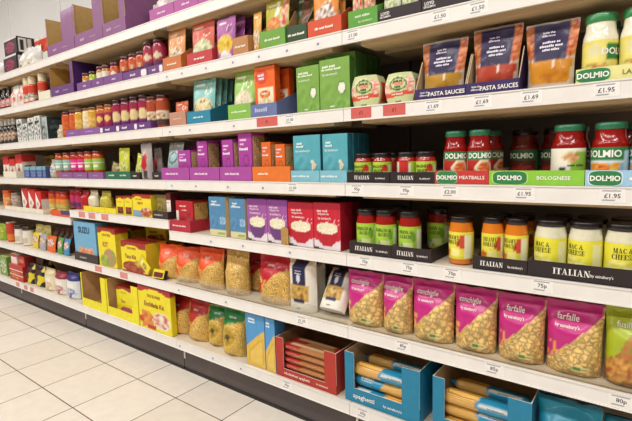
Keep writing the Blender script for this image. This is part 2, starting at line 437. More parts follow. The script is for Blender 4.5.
# ---- display trays and cut-out cartons, origin at the bottom centre of the front face
T = .0028
def tray(name, w, d, hf, hb, col, inner='A9825A', edge=None, front=None, lines=(), pl=0, pr=0, slope=.4, side=None, floor=None, logo=None, nu=20):
    root = empty(name, 'tray')
    edge = edge or inner; side = side or col
    mb = MB()
    if front:
        mb.grid(lambda u, v: ((u-.5)*w, 0, hf*v), front, nu, 8, smooth=False)
        mb.box(-w/2, w/2, .0002, T, 0, hf, col, back=inner, top=edge)
    else: mb.box(-w/2, w/2, 0, T, 0, hf, col, back=inner, top=edge)
    if pl: mb.box(-w/2, -w/2+pl, 0, T, hf, hb, col, back=inner, top=edge, right=edge, left=edge)
    if pr: mb.box(w/2-pr, w/2, 0, T, hf, hb, col, back=inner, top=edge, left=edge, right=edge)
    fp = mb.build('front_panel', 'card', root)
    S = lambda u, v, off=0: ((u-.5)*w, -off, hf*v)
    if logo:
        cu, cv, ru, rv, lc, rim = logo
        mb = MB()
        for k, (q, o, c) in enumerate(((1.08, .0006, rim), (1, .0009, lc))):
            n = 26; pts = []
            for i in range(n):
                a = 2*math.pi*i/n
                sx = math.copysign(abs(math.cos(a))**.55, math.cos(a)); sy = math.copysign(abs(math.sin(a))**.55, math.sin(a))
                pts.append(S(cu+ru*q*sx, cv+rv*q*sy+.06*sx*abs(sx)*0, o))
            mb.poly(pts, c)
        mb.build('logo_patch', 'ink', fp)
    for ln in lines: lettering(fp, S, w, hf, [ln], off=.0014)
    hs = hb if (pl or pr) else None
    for sx in (-1, 1):
        mb = MB()
        full = (pr if sx > 0 else pl) > 0
        pts = [(T, 0), (d, 0), (d, hb), (T, hb)] if full else [(T, 0), (d, 0), (d, hb), (T+(d-T)*slope, hb), (T, hf)]
        if sx > 0: mb.prism_yz(pts, w/2-T, w/2, side, inner, edge, True)
        else: mb.prism_yz(pts, -w/2, -w/2+T, side, inner, edge, False)
        mb.build('side_panel', 'card', root)
    mb = MB(); mb.box(-w/2+T, w/2-T, d-T, d, 0, hb, inner, back=col, top=edge); mb.build('back_panel', 'card', root)
    mb = MB(); mb.box(-w/2+T, w/2-T, T, d-T, 0, T*.8, floor or inner); mb.build('base_panel', 'card', root)
    return root

# ---- bags and pouches, origin at the middle of the base
def smooth(a, b, t):
    t = max(0, min(1, t)); t = t*t*(3-2*t); return a+(b-a)*t
def bag(name, w, h, d, front, mat='film', lines=(), seed=0, lean=0.0, full=.5, seal=.93, back=None, nu=22, nv=26, wob=.004, cat='bag', gusset=.7, label_panel=None, narrow=.07, droop=0.0, part='bag_film', parts=()):
    root = empty(name, cat)
    def belly(v):
        if v < .08: return gusset+(1-gusset)*math.sin(v/.08*math.pi/2)
        if v < full: return 1.0
        if v < seal: return smooth(1, .05, (v-full)/(seal-full))
        return .05
    def S(u, v, off=0):
        s = max(-1, min(1, 2*u-1)); v_ = max(0, min(1, v)); b = belly(v_)
        cr = (1-abs(s)**2.6)**.6
        x = s*w/2*(1-narrow*b)
        wr = wob*noise.noise((u*3.1+seed*7.3, v*4.2, seed*1.7))*min(1, cr*1.4)*(1 if v_ > .03 else 0)
        y = -d/2*b*cr + wr + lean*v_*v_*h
        z = h*v_ - droop*(s*s)*(v_ > .9)*h + (wob*.8*noise.noise((u*4+seed, 9.1, seed)) if v_ > .99 else 0)
        return (x, y-off, z)
    def Sb(u, v):
        x, y, z = S(u, v); s = 2*u-1; v_ = v
        return (x, 2*(lean*v_*v_*h)-y+.0004, z)
    mb = MB()
    mb.grid(S, front, nu, nv)
    bk = back or (lambda u, v: front(u, v))
    mb.grid(Sb, bk, nu, nv, flip=True)
    fr = [S(i/nu, 0) for i in range(nu+1)]; bb = [Sb(i/nu, 0) for i in range(nu+1)]
    c0 = front(.5, .02)
    for i in range(nu):
        mb.f.append([mb.vert(fr[i+1], c0), mb.vert(fr[i], c0), mb.vert(bb[i], c0), mb.vert(bb[i+1], c0)]); mb.sm.append(False)
    mb.build(part, mat, root)
    if label_panel:
        u0, v0, u1, v1, a, nm = label_panel
        mp = MB(); mp.grid(lambda u, v: S(u0+(u1-u0)*u, v0+(v1-v0)*v, .0012), a, 14, 14); mp.build(nm, 'card', root)
    if lines: lettering(root, S, w, h, lines, off=.0022)
    return root

def lying_pack(name, w, r, front, mat, lines=(), rz=.8, seed=0, seg=18, nu=30):
    """a packet lying along x; origin under its middle"""
    root = empty(name, 'packet')
    def prof(u):
        e = min(u, 1-u)
        return smooth(.12, 1, e/.13)
    def S(u, v, off=0):
        a = (v-.5)*2*math.pi; p = prof(max(0, min(1, u)))
        q = 1+.05*noise.noise((u*6+seed*3, v*5, seed))
        return ((u-.5)*w, -(r*p*q+off)*math.cos(a), r*rz+(r*rz*(p if p > .3 else .25)*q+off)*math.sin(a))
    mb = MB(); mb.grid(S, front, nu, seg)
    mb.build('packet_film', mat, root)
    if lines: lettering(root, S, w, 2*math.pi*r, lines, off=.0012)
    return root
# ================================================================== the setting
def structure(o): o['kind'] = 'structure'; return o
ZS = {'L0': .165, 'L1': .445, 'L2': .702, 'L3': .940, 'L4': 1.183, 'L5': 1.425, 'L6': 1.655, 'L2c': .752}   # tops of the shelf boards
Z = {k: v+.0018 for k, v in ZS.items()}                                                                          # where goods rest: on the lip of the price rail
mb = MB(); mb.box(-9, 3, -4.5, .7, -.05, 0, 'EDE3D6'); structure(mb.build('floor', 'floor'))
mb = MB(); mb.box(-9, 3, .6, .7, 0, 3.2, 'DAD5D0'); structure(mb.build('wall_back', 'wall'))

JOINTS = [-5.83, -4.83, -3.83, -2.83, -1.83, -.83, .17]
BAYNAME = ['last bay beyond the far end', 'bay at the far end of the aisle', 'bay of the soy sauce bottles', 'bay holding the cooking sauces and taco kits', 'bay holding the noodles and rice', 'bay holding the pasta and pasta sauces']
DEPTH = .48
def make_bay(x0, x1):
    root = empty('gondola_bay', 'shelving')
    w = x1-x0
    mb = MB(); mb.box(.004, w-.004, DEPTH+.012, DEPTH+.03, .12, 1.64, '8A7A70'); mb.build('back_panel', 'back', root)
    mb = MB(); mb.box(.004, w-.004, DEPTH+.012, DEPTH+.03, 1.642, 2.9, 'E0DBD7')
    mb.box(.004, .05, DEPTH+.006, DEPTH+.012, 1.642, 2.9, 'D0CAC6'); mb.build('head_panel', 'head', root)
    mb = MB(); mb.box(.001, .049, DEPTH+.031, DEPTH+.075, 0, 2.9, 'E0DBD7'); mb.build('upright', 'shelf', root)
    mb = MB(); mb.box(.003, w-.003, .035, .05, .012, .128, '4A4040'); k = mb.build('kick_plate', 'kick', root)
    mb = MB(); mb.box(.003, w-.003, .030, .05, 0, .012, '201C1C'); mb.build('rubber_seal', 'seal', k)
    mb = MB(); mb.box(.004, .013, .031, .0348, .06, .123, 'F1ECE6'); mb.build('joint_strip', 'rail', k)
    mb = MB(); mb.box(.004, .044, .0505, DEPTH, .0, .12, 'E0DBD7'); mb.build('base_leg', 'shelf', root)
    root.location = (x0, 0, 0)
    return root
bay0 = None
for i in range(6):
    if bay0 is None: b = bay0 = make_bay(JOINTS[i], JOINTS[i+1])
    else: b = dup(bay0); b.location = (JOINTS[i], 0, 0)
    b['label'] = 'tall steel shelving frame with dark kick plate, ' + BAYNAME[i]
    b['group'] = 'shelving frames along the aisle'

def make_shelf(w, base=False):
    root = empty('gondola_shelf', 'shelf')
    t = .022
    mb = MB(); mb.box(.0015, w-.0015, .004, DEPTH, -t, 0, 'D6C8B2'); mb.build('shelf_board', 'shelf', root)
    mb = MB(); mb.box(.001, w-.001, -.003, .0035, -.042, .0015, 'F1ECE6')
    mb.box(.001, w-.001, -.0055, -.003, -.042, -.0385, 'F1ECE6'); mb.box(.001, w-.001, -.0055, -.003, -.002, .0015, 'F1ECE6')
    mb.build('price_rail', 'rail', root)
    if not base:
        for y0, y1 in ((.02, .13), (.18, .31)):
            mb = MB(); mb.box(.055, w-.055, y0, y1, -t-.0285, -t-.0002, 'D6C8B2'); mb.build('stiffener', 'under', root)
        for xx in (.008, w-.012):
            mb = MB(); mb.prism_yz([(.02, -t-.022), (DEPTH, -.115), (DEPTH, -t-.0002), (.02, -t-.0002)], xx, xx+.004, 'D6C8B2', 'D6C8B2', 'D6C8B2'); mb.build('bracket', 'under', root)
    return root
ROWNAME = {'L0': 'lowest shelf', 'L1': 'second shelf up', 'L2': 'third shelf up', 'L3': 'fourth shelf up', 'L4': 'fifth shelf up', 'L5': 'sixth shelf up', 'L6': 'topmost shelf'}
sh = sh0 = None
for i in range(6):
    for k in ('L0', 'L1', 'L2', 'L3', 'L4', 'L5', 'L6'):
        if k == 'L0':
            s = sh0 = make_shelf(1.0, True) if sh0 is None else dup(sh0)
        else:
            s = sh = make_shelf(1.0) if sh is None else dup(sh)
        s.location = (JOINTS[i], 0, ZS['L2c'] if (k == 'L2' and i == 3) else ZS[k])
        s['label'] = 'cream steel shelf with white price rail, ' + ROWNAME[k] + ' of the ' + ['last bay beyond', 'end bay', 'soy sauce bay', 'taco kit bay', 'noodle and rice bay', 'pasta sauce bay'][i]
        s['group'] = 'steel shelves of the gondola'
        if k == 'L6' and i in (2, 3):
            for ch in [c for c in s.children if c.name.startswith('bracket')]: bpy.data.objects.remove(ch)

# clear risers that keep the pasta bags on the second shelf
def riser(w):
    root = empty('shelf_riser', 'shelf guard')
    mb = MB(); mb.box(.01, w-.01, .006, .0078, .0005, .045, 'FFFFFF'); mb.build('clear_strip', 'clear', root)
    mb = MB(); mb.box(.01, w-.01, .0079, .016, .0003, .0015, 'FFFFFF'); mb.build('foot_strip', 'clear', root)
    return root
r1 = riser(1.0); r1.location = (-.83, 0, ZS['L1']+.0002); r1['label'] = 'low clear plastic guard in front of the pink pasta bags'
r2 = dup(r1); r2.location = (-1.83, 0, ZS['L1']+.0002); r2['label'] = 'low clear plastic guard in front of the orange topped noodle bags'

# ------------------------------------------------------------------ placing by where things stand on a shelf
DIM = {}; RECS = []
def put(key, build, p0, p1, pt, lv, yf, d, label, group=None, dz=0.0, mid=False, rz=0, rx=0, ry=0, hh=None):
    z = Z[lv]+dz; y = yf+(d/2 if mid else 0)
    x0, x1 = PX(p0, z, y), PX(p1, z, y)
    w = x1-x0; h = hh or PZ((p0+p1)/2, pt, y)-z
    if key not in DIM: DIM[key] = (w, h)
    w0, h0 = DIM[key]
    o = place(key, lambda: build(w, h), (x0+x1)/2, y, z, label, group, rz, rx, ry, (w/w0, 1, h/h0))
    RECS.append({'o': o, 'key': key, 'lv': lv[:2], 'in': dz in (.003, .0045), 'free': bool(rx) or dz > .005})
    return o
def putj(key, build, pc, lv, yc, label, group=None, rz=0, dz=0.0, s=1.0):
    z = Z[lv]+dz
    o = place(key, build, PX(pc, z, yc), yc, z, label, group, rz, 0, 0, (s, s, s))
    RECS.append({'o': o, 'key': key, 'lv': lv[:2], 'in': dz == .003, 'free': False})
    return o
# ================================================================== bay of pasta and pasta sauces (nearest the camera)
WHITE = 'F6F2EA'
# ---- fifth shelf: sauce pouches, dip pots, white lasagne sauce
def pouch(sauce, dark):
    def b(w, h):
        a = art('CFC4BA', ('s', .08, .72, .12, .30, 'C8823A', '8E2A22', 14), ('s', .92, .72, .12, .30, 'B8342A', 'E0A060', 14), ('p', [(.08, .10), (.04, .30), (.02, .42), (.98, .42), (.96, .30), (.92, .10), (.80, .05), (.20, .05)], sauce),
                ('s', .6, .17, .30, .10, dark, sauce, 7), ('p', [(.55, .40), (.62, .40), (.56, .20)], 'F0E0CC'), ('r', .16, .40, .84, .97, '2A1E46'), ('r', 0, .97, 1, 1, 'B8AEA6'))
        return bag('sauce_pouch', w, h, .052, a, 'film', [("taste the", .45, .84, .006, 'E9E2F0'), ("difference", .45, .79, .006, 'E9E2F0'), ('~72', .52, .68, .0068, 'E9E2F0'), ('~84', .52, .62, .0068, 'E9E2F0'), ('~55', .52, .56, .006, 'E9E2F0')],
                   seed=len(PROTO), lean=.06, full=.34, seal=.95, gusset=.85, narrow=.14, cat='pouch', part='pouch_film')
    return b
put('pouch_gold', pouch('B98A30', '9A6A1C'), 421, 466, 40, 'L4', .02, .055, 'pouch of golden pasta sauce standing in the purple tray beside the dip pots', 'sauce pouches', dz=.003, mid=True)
put('pouch_red', pouch('B03C1E', '8A2812'), 466, 521, 27, 'L4', .02, .055, 'pouch of brick red pasta sauce standing in the purple tray', 'sauce pouches', dz=.003, mid=True)
put('pouch_amber', pouch('D08A24', 'B46A14'), 524, 580, 21, 'L4', .018, .055, 'pouch of amber pasta sauce standing loose with no tray, beside the white lasagne sauce', 'sauce pouches', mid=True)
def ptray(w, h):
    return tray('display_tray', w, .24, h, .118, '3C2A5E', inner='C6AE8A', slope=.2, lines=[('PASTA SAUCES', .63, .45, .0115, WHITE, 1, .02), ("taste the", .2, .66, .0055, WHITE), ("difference", .2, .4, .0055, WHITE)])
put('ptray', ptray, 415, 465.5, 97-8, 'L4', .008, .24, 'dark purple cardboard tray under the golden sauce pouch', 'purple pouch trays', hh=.031)
put('ptray', ptray, 466, 519, 89, 'L4', .008, .24, 'dark purple cardboard tray under the brick red sauce pouch', 'purple pouch trays', hh=.031)

def dip_pot(w, h):
    root = empty('dip_pot', 'pot'); D = .055
    def half(v):
        return w/2*(.80+.20*math.sin(min(1, v/.55)*math.pi/2)) if v < .55 else w/2*(1-.26*((v-.55)/.45)**1.6)
    def rad(v): return 1
    a = art('CED29C', ('s', .5, .7, .5, .2, 'C8CE92', 'E6E2BC', 9), ('p', [(0, .18), (1, .28), (1, .42), (0, .34)], 'D8543E'), ('s', .86, .62, .14, .25, 'E06A50', 'F3E3CF', 12), ('s', .1, .5, .14, .16, 'E3765C', 'F0E0C8', 12),
            ('e', .48, .64, .30, .22, '2F6A35'), ('e', .48, .64, .25, .172, 'CBD694'), ('s', .48, .66, .2, .09, 'D24A38', 'E9C9A8', 14), ('r', .08, .0, .92, .12, 'CDD69A'))
    S = lambda u, v, off=0: ((2*u-1)*half(v), -.012*math.sin(math.pi*u)-off, v*h)
    mb = MB(); mb.grid(S, a, 24, 28)
    mb.grid(lambda u, v: ((2*u-1)*half(v), D, v*h), art('C9402F'), 10, 10, flip=True)
    for u, fl in ((0, False), (1, True)):
        mb.grid(lambda k, v: (S(u, v)[0], S(u, v)[1]+(D-S(u, v)[1])*k, v*h), art('CFD8A0', ('r', .3, .1, 1, .8, 'C9402F')), 6, 12, flip=not fl)
    mb.grid(lambda k, q: ((2*k-1)*half(1), -.012*math.sin(math.pi*k)*(1-q)+D*q, h), art('DDE2B8'), 8, 3)
    mb.grid(lambda k, q: ((2*k-1)*half(0), -.012*math.sin(math.pi*k)*(1-q)+D*q, 0), art('CDD69A'), 8, 3, flip=True)
    mb.build('paper_sleeve', 'card', root)
    mb = MB(); mb.lathe([(w*.30, 0), (w*.33, .02), (w*.36, .022), (w*.36, .026)], 24, lambda k: 'E8E6DC')
    o = mb.build('plastic_pot', 'lid', root); o.rotation_euler = (R(-90), 0, 0); o.location = (0, D+.0008, h*.5)
    lettering(root, S, w, h, [('~42', .48, .73, .008, '2F5A2C', 1, .015), ('~4', .48, .54, .008, '2F5A2C', 1, .015), ('~46', .46, .3, .006, 'F5EEDC'), ('~6', .5, .05, .006, '4A6A34')])
    return root
put('dip', dip_pot, 350.5, 380, 76, 'L4', .03, .055, 'pale green sleeved dip pot with red band beside the green rice packets', 'sleeved dip pots', rz=4)
put('dip', dip_pot, 385.5, 415, 73, 'L4', .03, .055, 'pale green sleeved dip pot with red band beside the purple pouch tray', 'sleeved dip pots', rz=2)
def clear_tub():
    root = empty('clear_lidded_tub', 'pot')
    mb = MB(); mb.lathe([(.03, 0), (.036, .05), (.037, .055)], 22, lambda k: '4E5A2A'); mb.build('tub_wall', 'glass', root)
    mb = MB(); mb.lathe([(.039, .0551), (.039, .06), (.034, .066), (.01, .068)], 22, lambda k: '9AA07A'); mb.build('tub_lid', 'glass', root)
    return root
place('clear_tub', clear_tub, PX(393, Z['L4'], .19), .19, Z['L4'], 'small dark tub with glossy lid standing in shade behind the two dip pots', 'tubs behind the dip pots')
place('clear_tub', clear_tub, PX(411, Z['L4'], .26), .26, Z['L4'], 'small dark tub deep in shade behind the purple tray end', 'tubs behind the dip pots', sc=(1.1, 1.1, 1.3))

LOGO = '2E7D46'
dol = lambda *rest: art(*rest)
def lasagne_jar():
    a = art('EFE27A', ('r', 0, .86, 1, 1, 'E9DC6C'), ('r', .0, .0, 1, .12, 'E6D96A'), ('r', .60, .48, .88, .90, LOGO), ('e', .46, .70, .07, .2, 'E4DCA8'), ('r', .36, .30, .56, .38, 'C8A850'), ('s', .52, .26, .1, .12, 'C8743A', 'F0D878', 16))
    return jar('sauce_jar', .037, .158, 'EEE8CF', '3C8A52', a, .06, .60, [('DOLMIO', .74, .69, .015, WHITE, 1, .03)], lidh=.13, neck=.86, shoulder=.64)
for px, nm in ((596, 'beside the amber pouch'), (635, 'cut by the photo edge')):
    putj('lasagne', lasagne_jar, px, 'L4', .062, 'jar of white lasagne sauce with green lid, '+nm, 'white lasagne sauce jars', dz=.003, rz=0)
    putj('lasagne', lasagne_jar, px, 'L4', .155, 'jar of white lasagne sauce behind the one '+nm, 'white lasagne sauce jars', dz=.003, rz=20)
put('tray_las', lambda w, h: tray('display_tray', w, .25, h, h, 'E9E39A', inner='C8B48A', lines=[('DOLMIO', .20, .5, .0125, WHITE, 1, .035), ('LASAGNE', .72, .5, .0105, '8A7A30', 1.1)], logo=(.2, .5, .185, .42, LOGO, '4FA35E')), 573, 668, 0, 'L4', .01, .25, 'pale yellow cardboard tray with green logo holding the white lasagne sauce', 'tomato sauce trays', hh=.033)

# ---- fourth shelf: pesto and tomato sauce
def pesto(kind):
    def b():
        if kind == 'side': a = art('A8C63C', ('r', .36, 0, .56, 1, 'C22A22'), ('r', .30, 0, .36, 1, 'E9E2D0'), ('r', .56, .1, .62, .9, 'E9E2D0'))
        else: a = art('B4CF3E', ('r', 0, 0, 1, .1, '7F9A2A'), ('e', .60, .60, .06, .26, 'D8382A'), ('s', .58, .3, .09, .2, '4E8A2E', 'C8D860', 14), ('r', .68, .2, .78, .85, 'E8E6D0'))
        return jar('sauce_jar', .0305, .092, 'A8231A', '1C1415', a, .08, .68, [] if kind == 'side' else [('SPAGHETTI', .47, .74, .0085, '2A2418', .9, .02), ('SAUCE', .45, .5, .0085, '2A2418', .9, .02)], lidh=.17, neck=.9, shoulder=.70)
    return b
for px, k, s in ((361.5, 'front', 'first from the teal rice packets'), (382.5, 'front', 'second from the teal rice packets'), (403.5, 'side', 'turned to show a red stripe'), (425.5, 'front', 'beside the big green lidded meatball sauce')):
    putj('pesto_'+k, pesto(k), px, 'L3', .052, 'small lime labelled jar with black lid, '+s, 'small lime labelled jars', dz=.003, rz=14)
for px, s in ((371, 'first'), (392, 'second'), (414, 'third')):
    putj('pesto_side', pesto('side'), px, 'L3', .128, 'small lime labelled jar in the shade of the '+s+' row from the teal packets', 'small lime labelled jars', dz=.003, rz=40)
def italian(w, h, stripe='3A2B2C'):
    return tray('display_tray', w, .27, h, h, '2A2022', inner='6A5648', edge='4A3C36', lines=[('#ITALIAN', .36, .5, h*.36, WHITE, .92), ("by sainsbury's", .79, .42, h*.17, WHITE, .8)])
put('ital_s', italian, 347.5, 389.5, 0, 'L3', .006, .2, 'black cardboard tray with white lettering beside the teal rice packets', 'black sauce trays', hh=.034)
put('ital_s', italian, 390.3, 434.5, 0, 'L3', .006, .2, 'black cardboard tray with white lettering beside the red meatball sauce tray', 'black sauce trays', hh=.034)
def meat_jar():
    a = art('B8231C', ('r', .24, .70, .76, 1, LOGO), ('r', .0, .0, .24, .75, 'E9E0CC'), ('e', .56, .38, .14, .30, 'F0E4C4'), ('s', .57, .40, .10, .22, 'D8442E', 'F0A050', 10), ('r', .0, .0, 1, .07, '8E1814'), ('r', .78, 0, .9, .8, 'E6DCC8'))
    return jar('sauce_jar', .0366, .147, '8E120E', '2A6E4C', a, .08, .60, [('DOLMIO', .5, .84, .0150, WHITE, .95, .03), ('MEATBALLS', .5, .1, .008, WHITE, .9)], lidh=.115, neck=.83, shoulder=.64)
for px, s, r_ in ((450, 'first', 24), (480, 'second', 20)):
    putj('meat', meat_jar, px, 'L3', .058, 'green lidded jar in the meatball sauce tray, '+s+' from the small lime jars', 'meatball sauce jars', dz=.003, rz=r_)
putj('meat', meat_jar, 499, 'L3', .155, 'red tomato sauce jar set back in shade at the end of the meatball sauce tray', 'meatball sauce jars', dz=.003, rz=60)
def bol_jar():
    a = art('2E7A3E', ('r', .0, .58, 1, 1, '2A6A3A'), ('r', .3, .2, .7, .58, '5E2420'), ('s', .5, .25, .18, .18, 'B4382A', '7A2A20', 12))
    return jar('sauce_jar', .0386, .147, '7A1812', '1C1415', a, .08, .60, [('DOLMIO', .48, .78, .0150, WHITE, .95, .03)], lidh=.115, neck=.83, shoulder=.64)
for px, s in ((527, 'first'), (550, 'second')):
    putj('bol', bol_jar, px, 'L3', .20, 'dark lidded jar far back in the lime green tray, '+s+' from the meatball sauce', 'bolognese sauce jars', dz=.003, rz=0)
def bol_side():
    a = art('8FBE3E', ('r', .0, .0, .5, 1, 'EDE8D4'), ('r', .0, .9, 1, 1, 'F2EEDC'), ('r', .38, .05, .47, .42, '3A3A3A'), ('s', .52, .72, .1, .16, 'C8743A', 'E8D8A8', 14), ('r', .74, .1, .9, .9, 'A8D050'))
    return jar('sauce_jar', .0386, .147, '8E120E', '2A6E4C', a, .08, .60, [('~45', .58, .45, .006, '2F5A2C')], lidh=.115, neck=.83, shoulder=.64)
putj('bol_side', bol_side, 569, 'L3', .058, 'red tomato sauce jar turned to show its white and green back label', 'bolognese sauce jars', dz=.003, rz=12)
def blue_jar():
    a = art('8FBFE0', ('r', 0, .62, 1, 1, LOGO), ('r', .0, .57, 1, .62, 'D8E8EE'), ('s', .40, .40, .07, .15, 'E87A28', 'F6D24A', 10), ('s', .52, .40, .07, .15, 'F0A030', 'D8442E', 10), ('s', .64, .40, .06, .14, 'F2D85A', 'E89028', 10), ('e', .54, .18, .05, .08, '5A8FC0'), ('r', .74, .05, .84, .9, 'B8D8EC'))
    return jar('sauce_jar', .0386, .147, '96130E', '2A6E4C', a, .06, .60, [('DOLMIO', .5, .81, .0165, WHITE, .95, .03)], lidh=.115, neck=.83, shoulder=.64)
putj('blue', blue_jar, 606, 'L3', .058, 'red tomato sauce jar with sky blue label in the pale blue tray', 'blue labelled sauce jars', dz=.003, rz=-20)
putj('blue', blue_jar, 646, 'L3', .058, 'red tomato sauce jar with sky blue label cut by the photo edge', 'blue labelled sauce jars', dz=.003, rz=-20)
for px, s in ((627, 'first'), (590, 'second')):
    putj('blue', blue_jar, px, 'L3', .16, 'blue labelled sauce jar in the shaded second row, '+s+' from the shelf end', 'blue labelled sauce jars', dz=.003, rz=10)
def dtray(col, txt, tc, rim):
    def b(w, h): return tray('display_tray', w, .26, h, h, col, inner='B89A72', lines=[('DOLMIO', .235, .5, h*.32, WHITE, .95, .035), (txt, .70, .5, h*.26, tc, 1)], logo=(.235, .5, .19, .46, LOGO, rim))
    return b
put('dt_red', dtray('C43A34', 'MEATBALLS', WHITE, '7FB87A'), 434.8, 488.6, 0, 'L3', .005, .26, 'red cardboard tray with green logo holding the meatball sauce', 'tomato sauce trays', hh=.0375)
put('dt_green', dtray('8CC63F', 'BOLOGNESE', WHITE, 'B8E070'), 489, 584, 0, 'L3', .005, .26, 'lime green cardboard tray with green logo, half empty', 'tomato sauce trays', hh=.0375)
put('dt_blue', dtray('A4C8E4', '~54', WHITE, 'D8E8F4'), 584.8, 676, 0, 'L3', .005, .26, 'pale blue cardboard tray with green logo at the end of the shelf', 'tomato sauce trays', hh=.0375)

# ---- third shelf: own label sauces
def green_jar(t1, t2):
    def b():
        a = art('A6CC3C', ('r', 0, 0, 1, .14, '8AB030'), ('r', .0, .14, 1, .2, 'D0E070'), ('s', .42, .18, .08, .13, 'E8EED0', '5A9A3A', 16), ('e', .62, .62, .05, .2, '6A9A30'), ('r', .44, .18, .62, .42, 'DDE6A0'), ('r', .70, .08, .80, .9, 'E8EBD2'))
        return jar('sauce_jar', .0352, .145, '9A1C16', '1C1415', a, .10, .68, [(t1, .48, .79, .0108, '1E2A14', .8, .025), (t2, .48, .62, .0108, '1E2A14', .8, .025)], lidh=.13, neck=.9, shoulder=.71)
    return b
for px, k, y, r_, s in ((362, 'a', .056, 16, 'first from the red rice boxes'), (384.5, 'a', .056, 14, 'second from the red rice boxes'), (407, 'b', .056, 6, 'at the middle of the wide black tray')):
    putj('green_'+k, green_jar('#TOMATO &', '#BASIL') if k == 'a' else green_jar('#ONION &', '#GARLIC'), px, 'L2', y, 'dark red sauce jar with lime label, '+s, 'lime labelled pasta sauce jars', dz=.003, rz=r_)
for px, y, s in ((438, .17, 'set back beside the lone orange jar'), (398, .17, 'in shade behind the onion sauce')):
    putj('green_b', None, px, 'L2', y, 'dark red sauce jar with lime label '+s, 'lime labelled pasta sauce jars', dz=.003, rz=6)
put('ital_m', italian, 349.5, 391, 0, 'L2', .006, .27, 'black cardboard tray with white lettering next to the red rice boxes', 'black sauce trays', hh=.040)
put('ital_m', italian, 391.4, 431, 0, 'L2', .006, .27, 'black cardboard tray with white lettering and a gap of missing jars', 'black sauce trays', hh=.040)
def orange_jar():
    a = art('E6DC46', ('r', 0, 0, 1, .12, 'D8CC3A'), ('s', .36, .2, .08, .17, 'C8482A', 'E8892C', 12), ('p', [(.55, .45), (.62, .9), (.70, .9), (.70, .4)], 'C8482A'), ('r', .46, .14, .60, .36, 'F0E890'), ('r', .70, .05, .80, .92, 'EEE9C8'))
    return jar('sauce_jar', .0352, .142, 'DA7A1E', '1C1415', a, .12, .68, [('#CREAMY', .48, .80, .0115, '2A2210', .8, .025), ('#TOMATO', .48, .62, .0115, '2A2210', .8, .025)], lidh=.12, neck=.9, shoulder=.71)
for px, y, r_, dz, s in ((461, .06, -22, 0, 'standing alone between the black trays'), (489, .056, 2, .003, 'in a black tray, first from the lone orange jar'), (515, .056, -20, .003, 'in a black tray beside the mac and cheese sauce'), (500, .145, 5, .003, 'in the second row behind the orange pair'), (522, .145, 5, .003, 'in the second row near the mac sauce')):
    putj('orange', orange_jar, px, 'L2', y, 'orange sauce jar with yellow label, '+s, 'orange sauce jars', dz=dz, rz=r_)
put('ital_m', italian, 472.5, 527, 0, 'L2', .006, .27, 'black cardboard tray with white lettering holding the orange sauce', 'black sauce trays', hh=.038)
def mac_jar():
    a = art('E8DF3C', ('r', 0, 0, 1, .12, 'DCD34A'), ('s', .44, .32, .16, .2, 'F0E88A', 'D8CC2C', 12), ('r', .48, .18, .62, .34, 'F2EDA8'), ('r', .70, .05, .80, .92, 'E8E6B0'), ('s', .42, .12, .1, .1, 'E0C84A', 'F0E6A0', 18))
    return jar('sauce_jar', .0385, .144, 'E2DCC0', '1C1415', a, .10, .68, [('#MAC &', .48, .80, .0122, '2A2614', .85, .028), ('#CHEESE', .48, .62, .0122, '2A2614', .85, .028)], lidh=.12, neck=.9, shoulder=.71)
for px, r_, s in ((545, -18, 'first'), (578, -24, 'second'), (614.5, 10, 'third')):
    putj('mac', mac_jar, px, 'L2', .056, 'jar of pale mac and cheese sauce with yellow label, '+s+' from the orange jars', 'mac and cheese sauce jars', dz=.003, rz=r_)
for px, s in ((560, 'first'), (592, 'second'), (620, 'third')):
    putj('mac', mac_jar, px, 'L2', .145, 'pale mac and cheese sauce jar in the second row, '+s+' from the orange jars', 'mac and cheese sauce jars', dz=.003, rz=5)
put('ital_l', lambda w, h: tray('display_tray', w, .27, h, h, '2A2022', inner='6A5648', edge='4A3C36', lines=[('#ITALIAN', .40, .5, h*.38, WHITE, 1.0), ("by sainsbury's", .66, .42, h*.17, WHITE, .85)]), 527.6, 645, 0, 'L2', .006, .27, 'black cardboard tray with white lettering holding the mac and cheese sauce', 'black sauce trays', hh=.043)

# ---- second shelf: bags of pasta shapes
def pink(mat, nm, bits):
    def b(w, h):
        P = 'C2187A'
        if bits == 'shell': deco = [('e', .10, .28, .07, .05, 'E8B45A'), ('e', .12, .40, .07, .05, 'E0A84A'), ('e', .28, .25, .08, .055, 'E8B45A')]
        else: deco = [('p', [(.05, .36), (.05, .46), (.20, .36), (.20, .46)], 'E8A84A'), ('p', [(.16, .26), (.16, .36), (.34, .28), (.34, .38)], 'E8B04A'), ('p', [(.03, .22), (.03, .30), (.16, .22), (.16, .30)], 'E0A040')]
        a = art(('EFC87C', 1.0), ('p', [(0, .14), (.0, 1), (1, 1), (1, .84)], P, 0.0), *deco, ('p', [(0, .10), (0, .16), (1, .70), (1, .645)], 'D84A98', 0.0) if False else ('r', 0, 0, 0, 0, P), ('r', 0, .985, 1, 1, 'A81468'))
        return bag('pasta_bag', w, h, .085, a, mat, [(nm, .40, .79, .0145, WHITE, .95, .012), ("by sainsbury's", .40, .68, .0075, WHITE)], seed=len(PROTO)+1, full=.55, seal=.95, narrow=.05, wob=.006,
                   label_panel=(.52, .09, .80, .16, art('E3D9A0', ('r', .06, .2, .5, .8, '5A8A3A'), ('r', .55, .3, .95, .7, 'C8A850')), 'nutrition_label'))
    return b
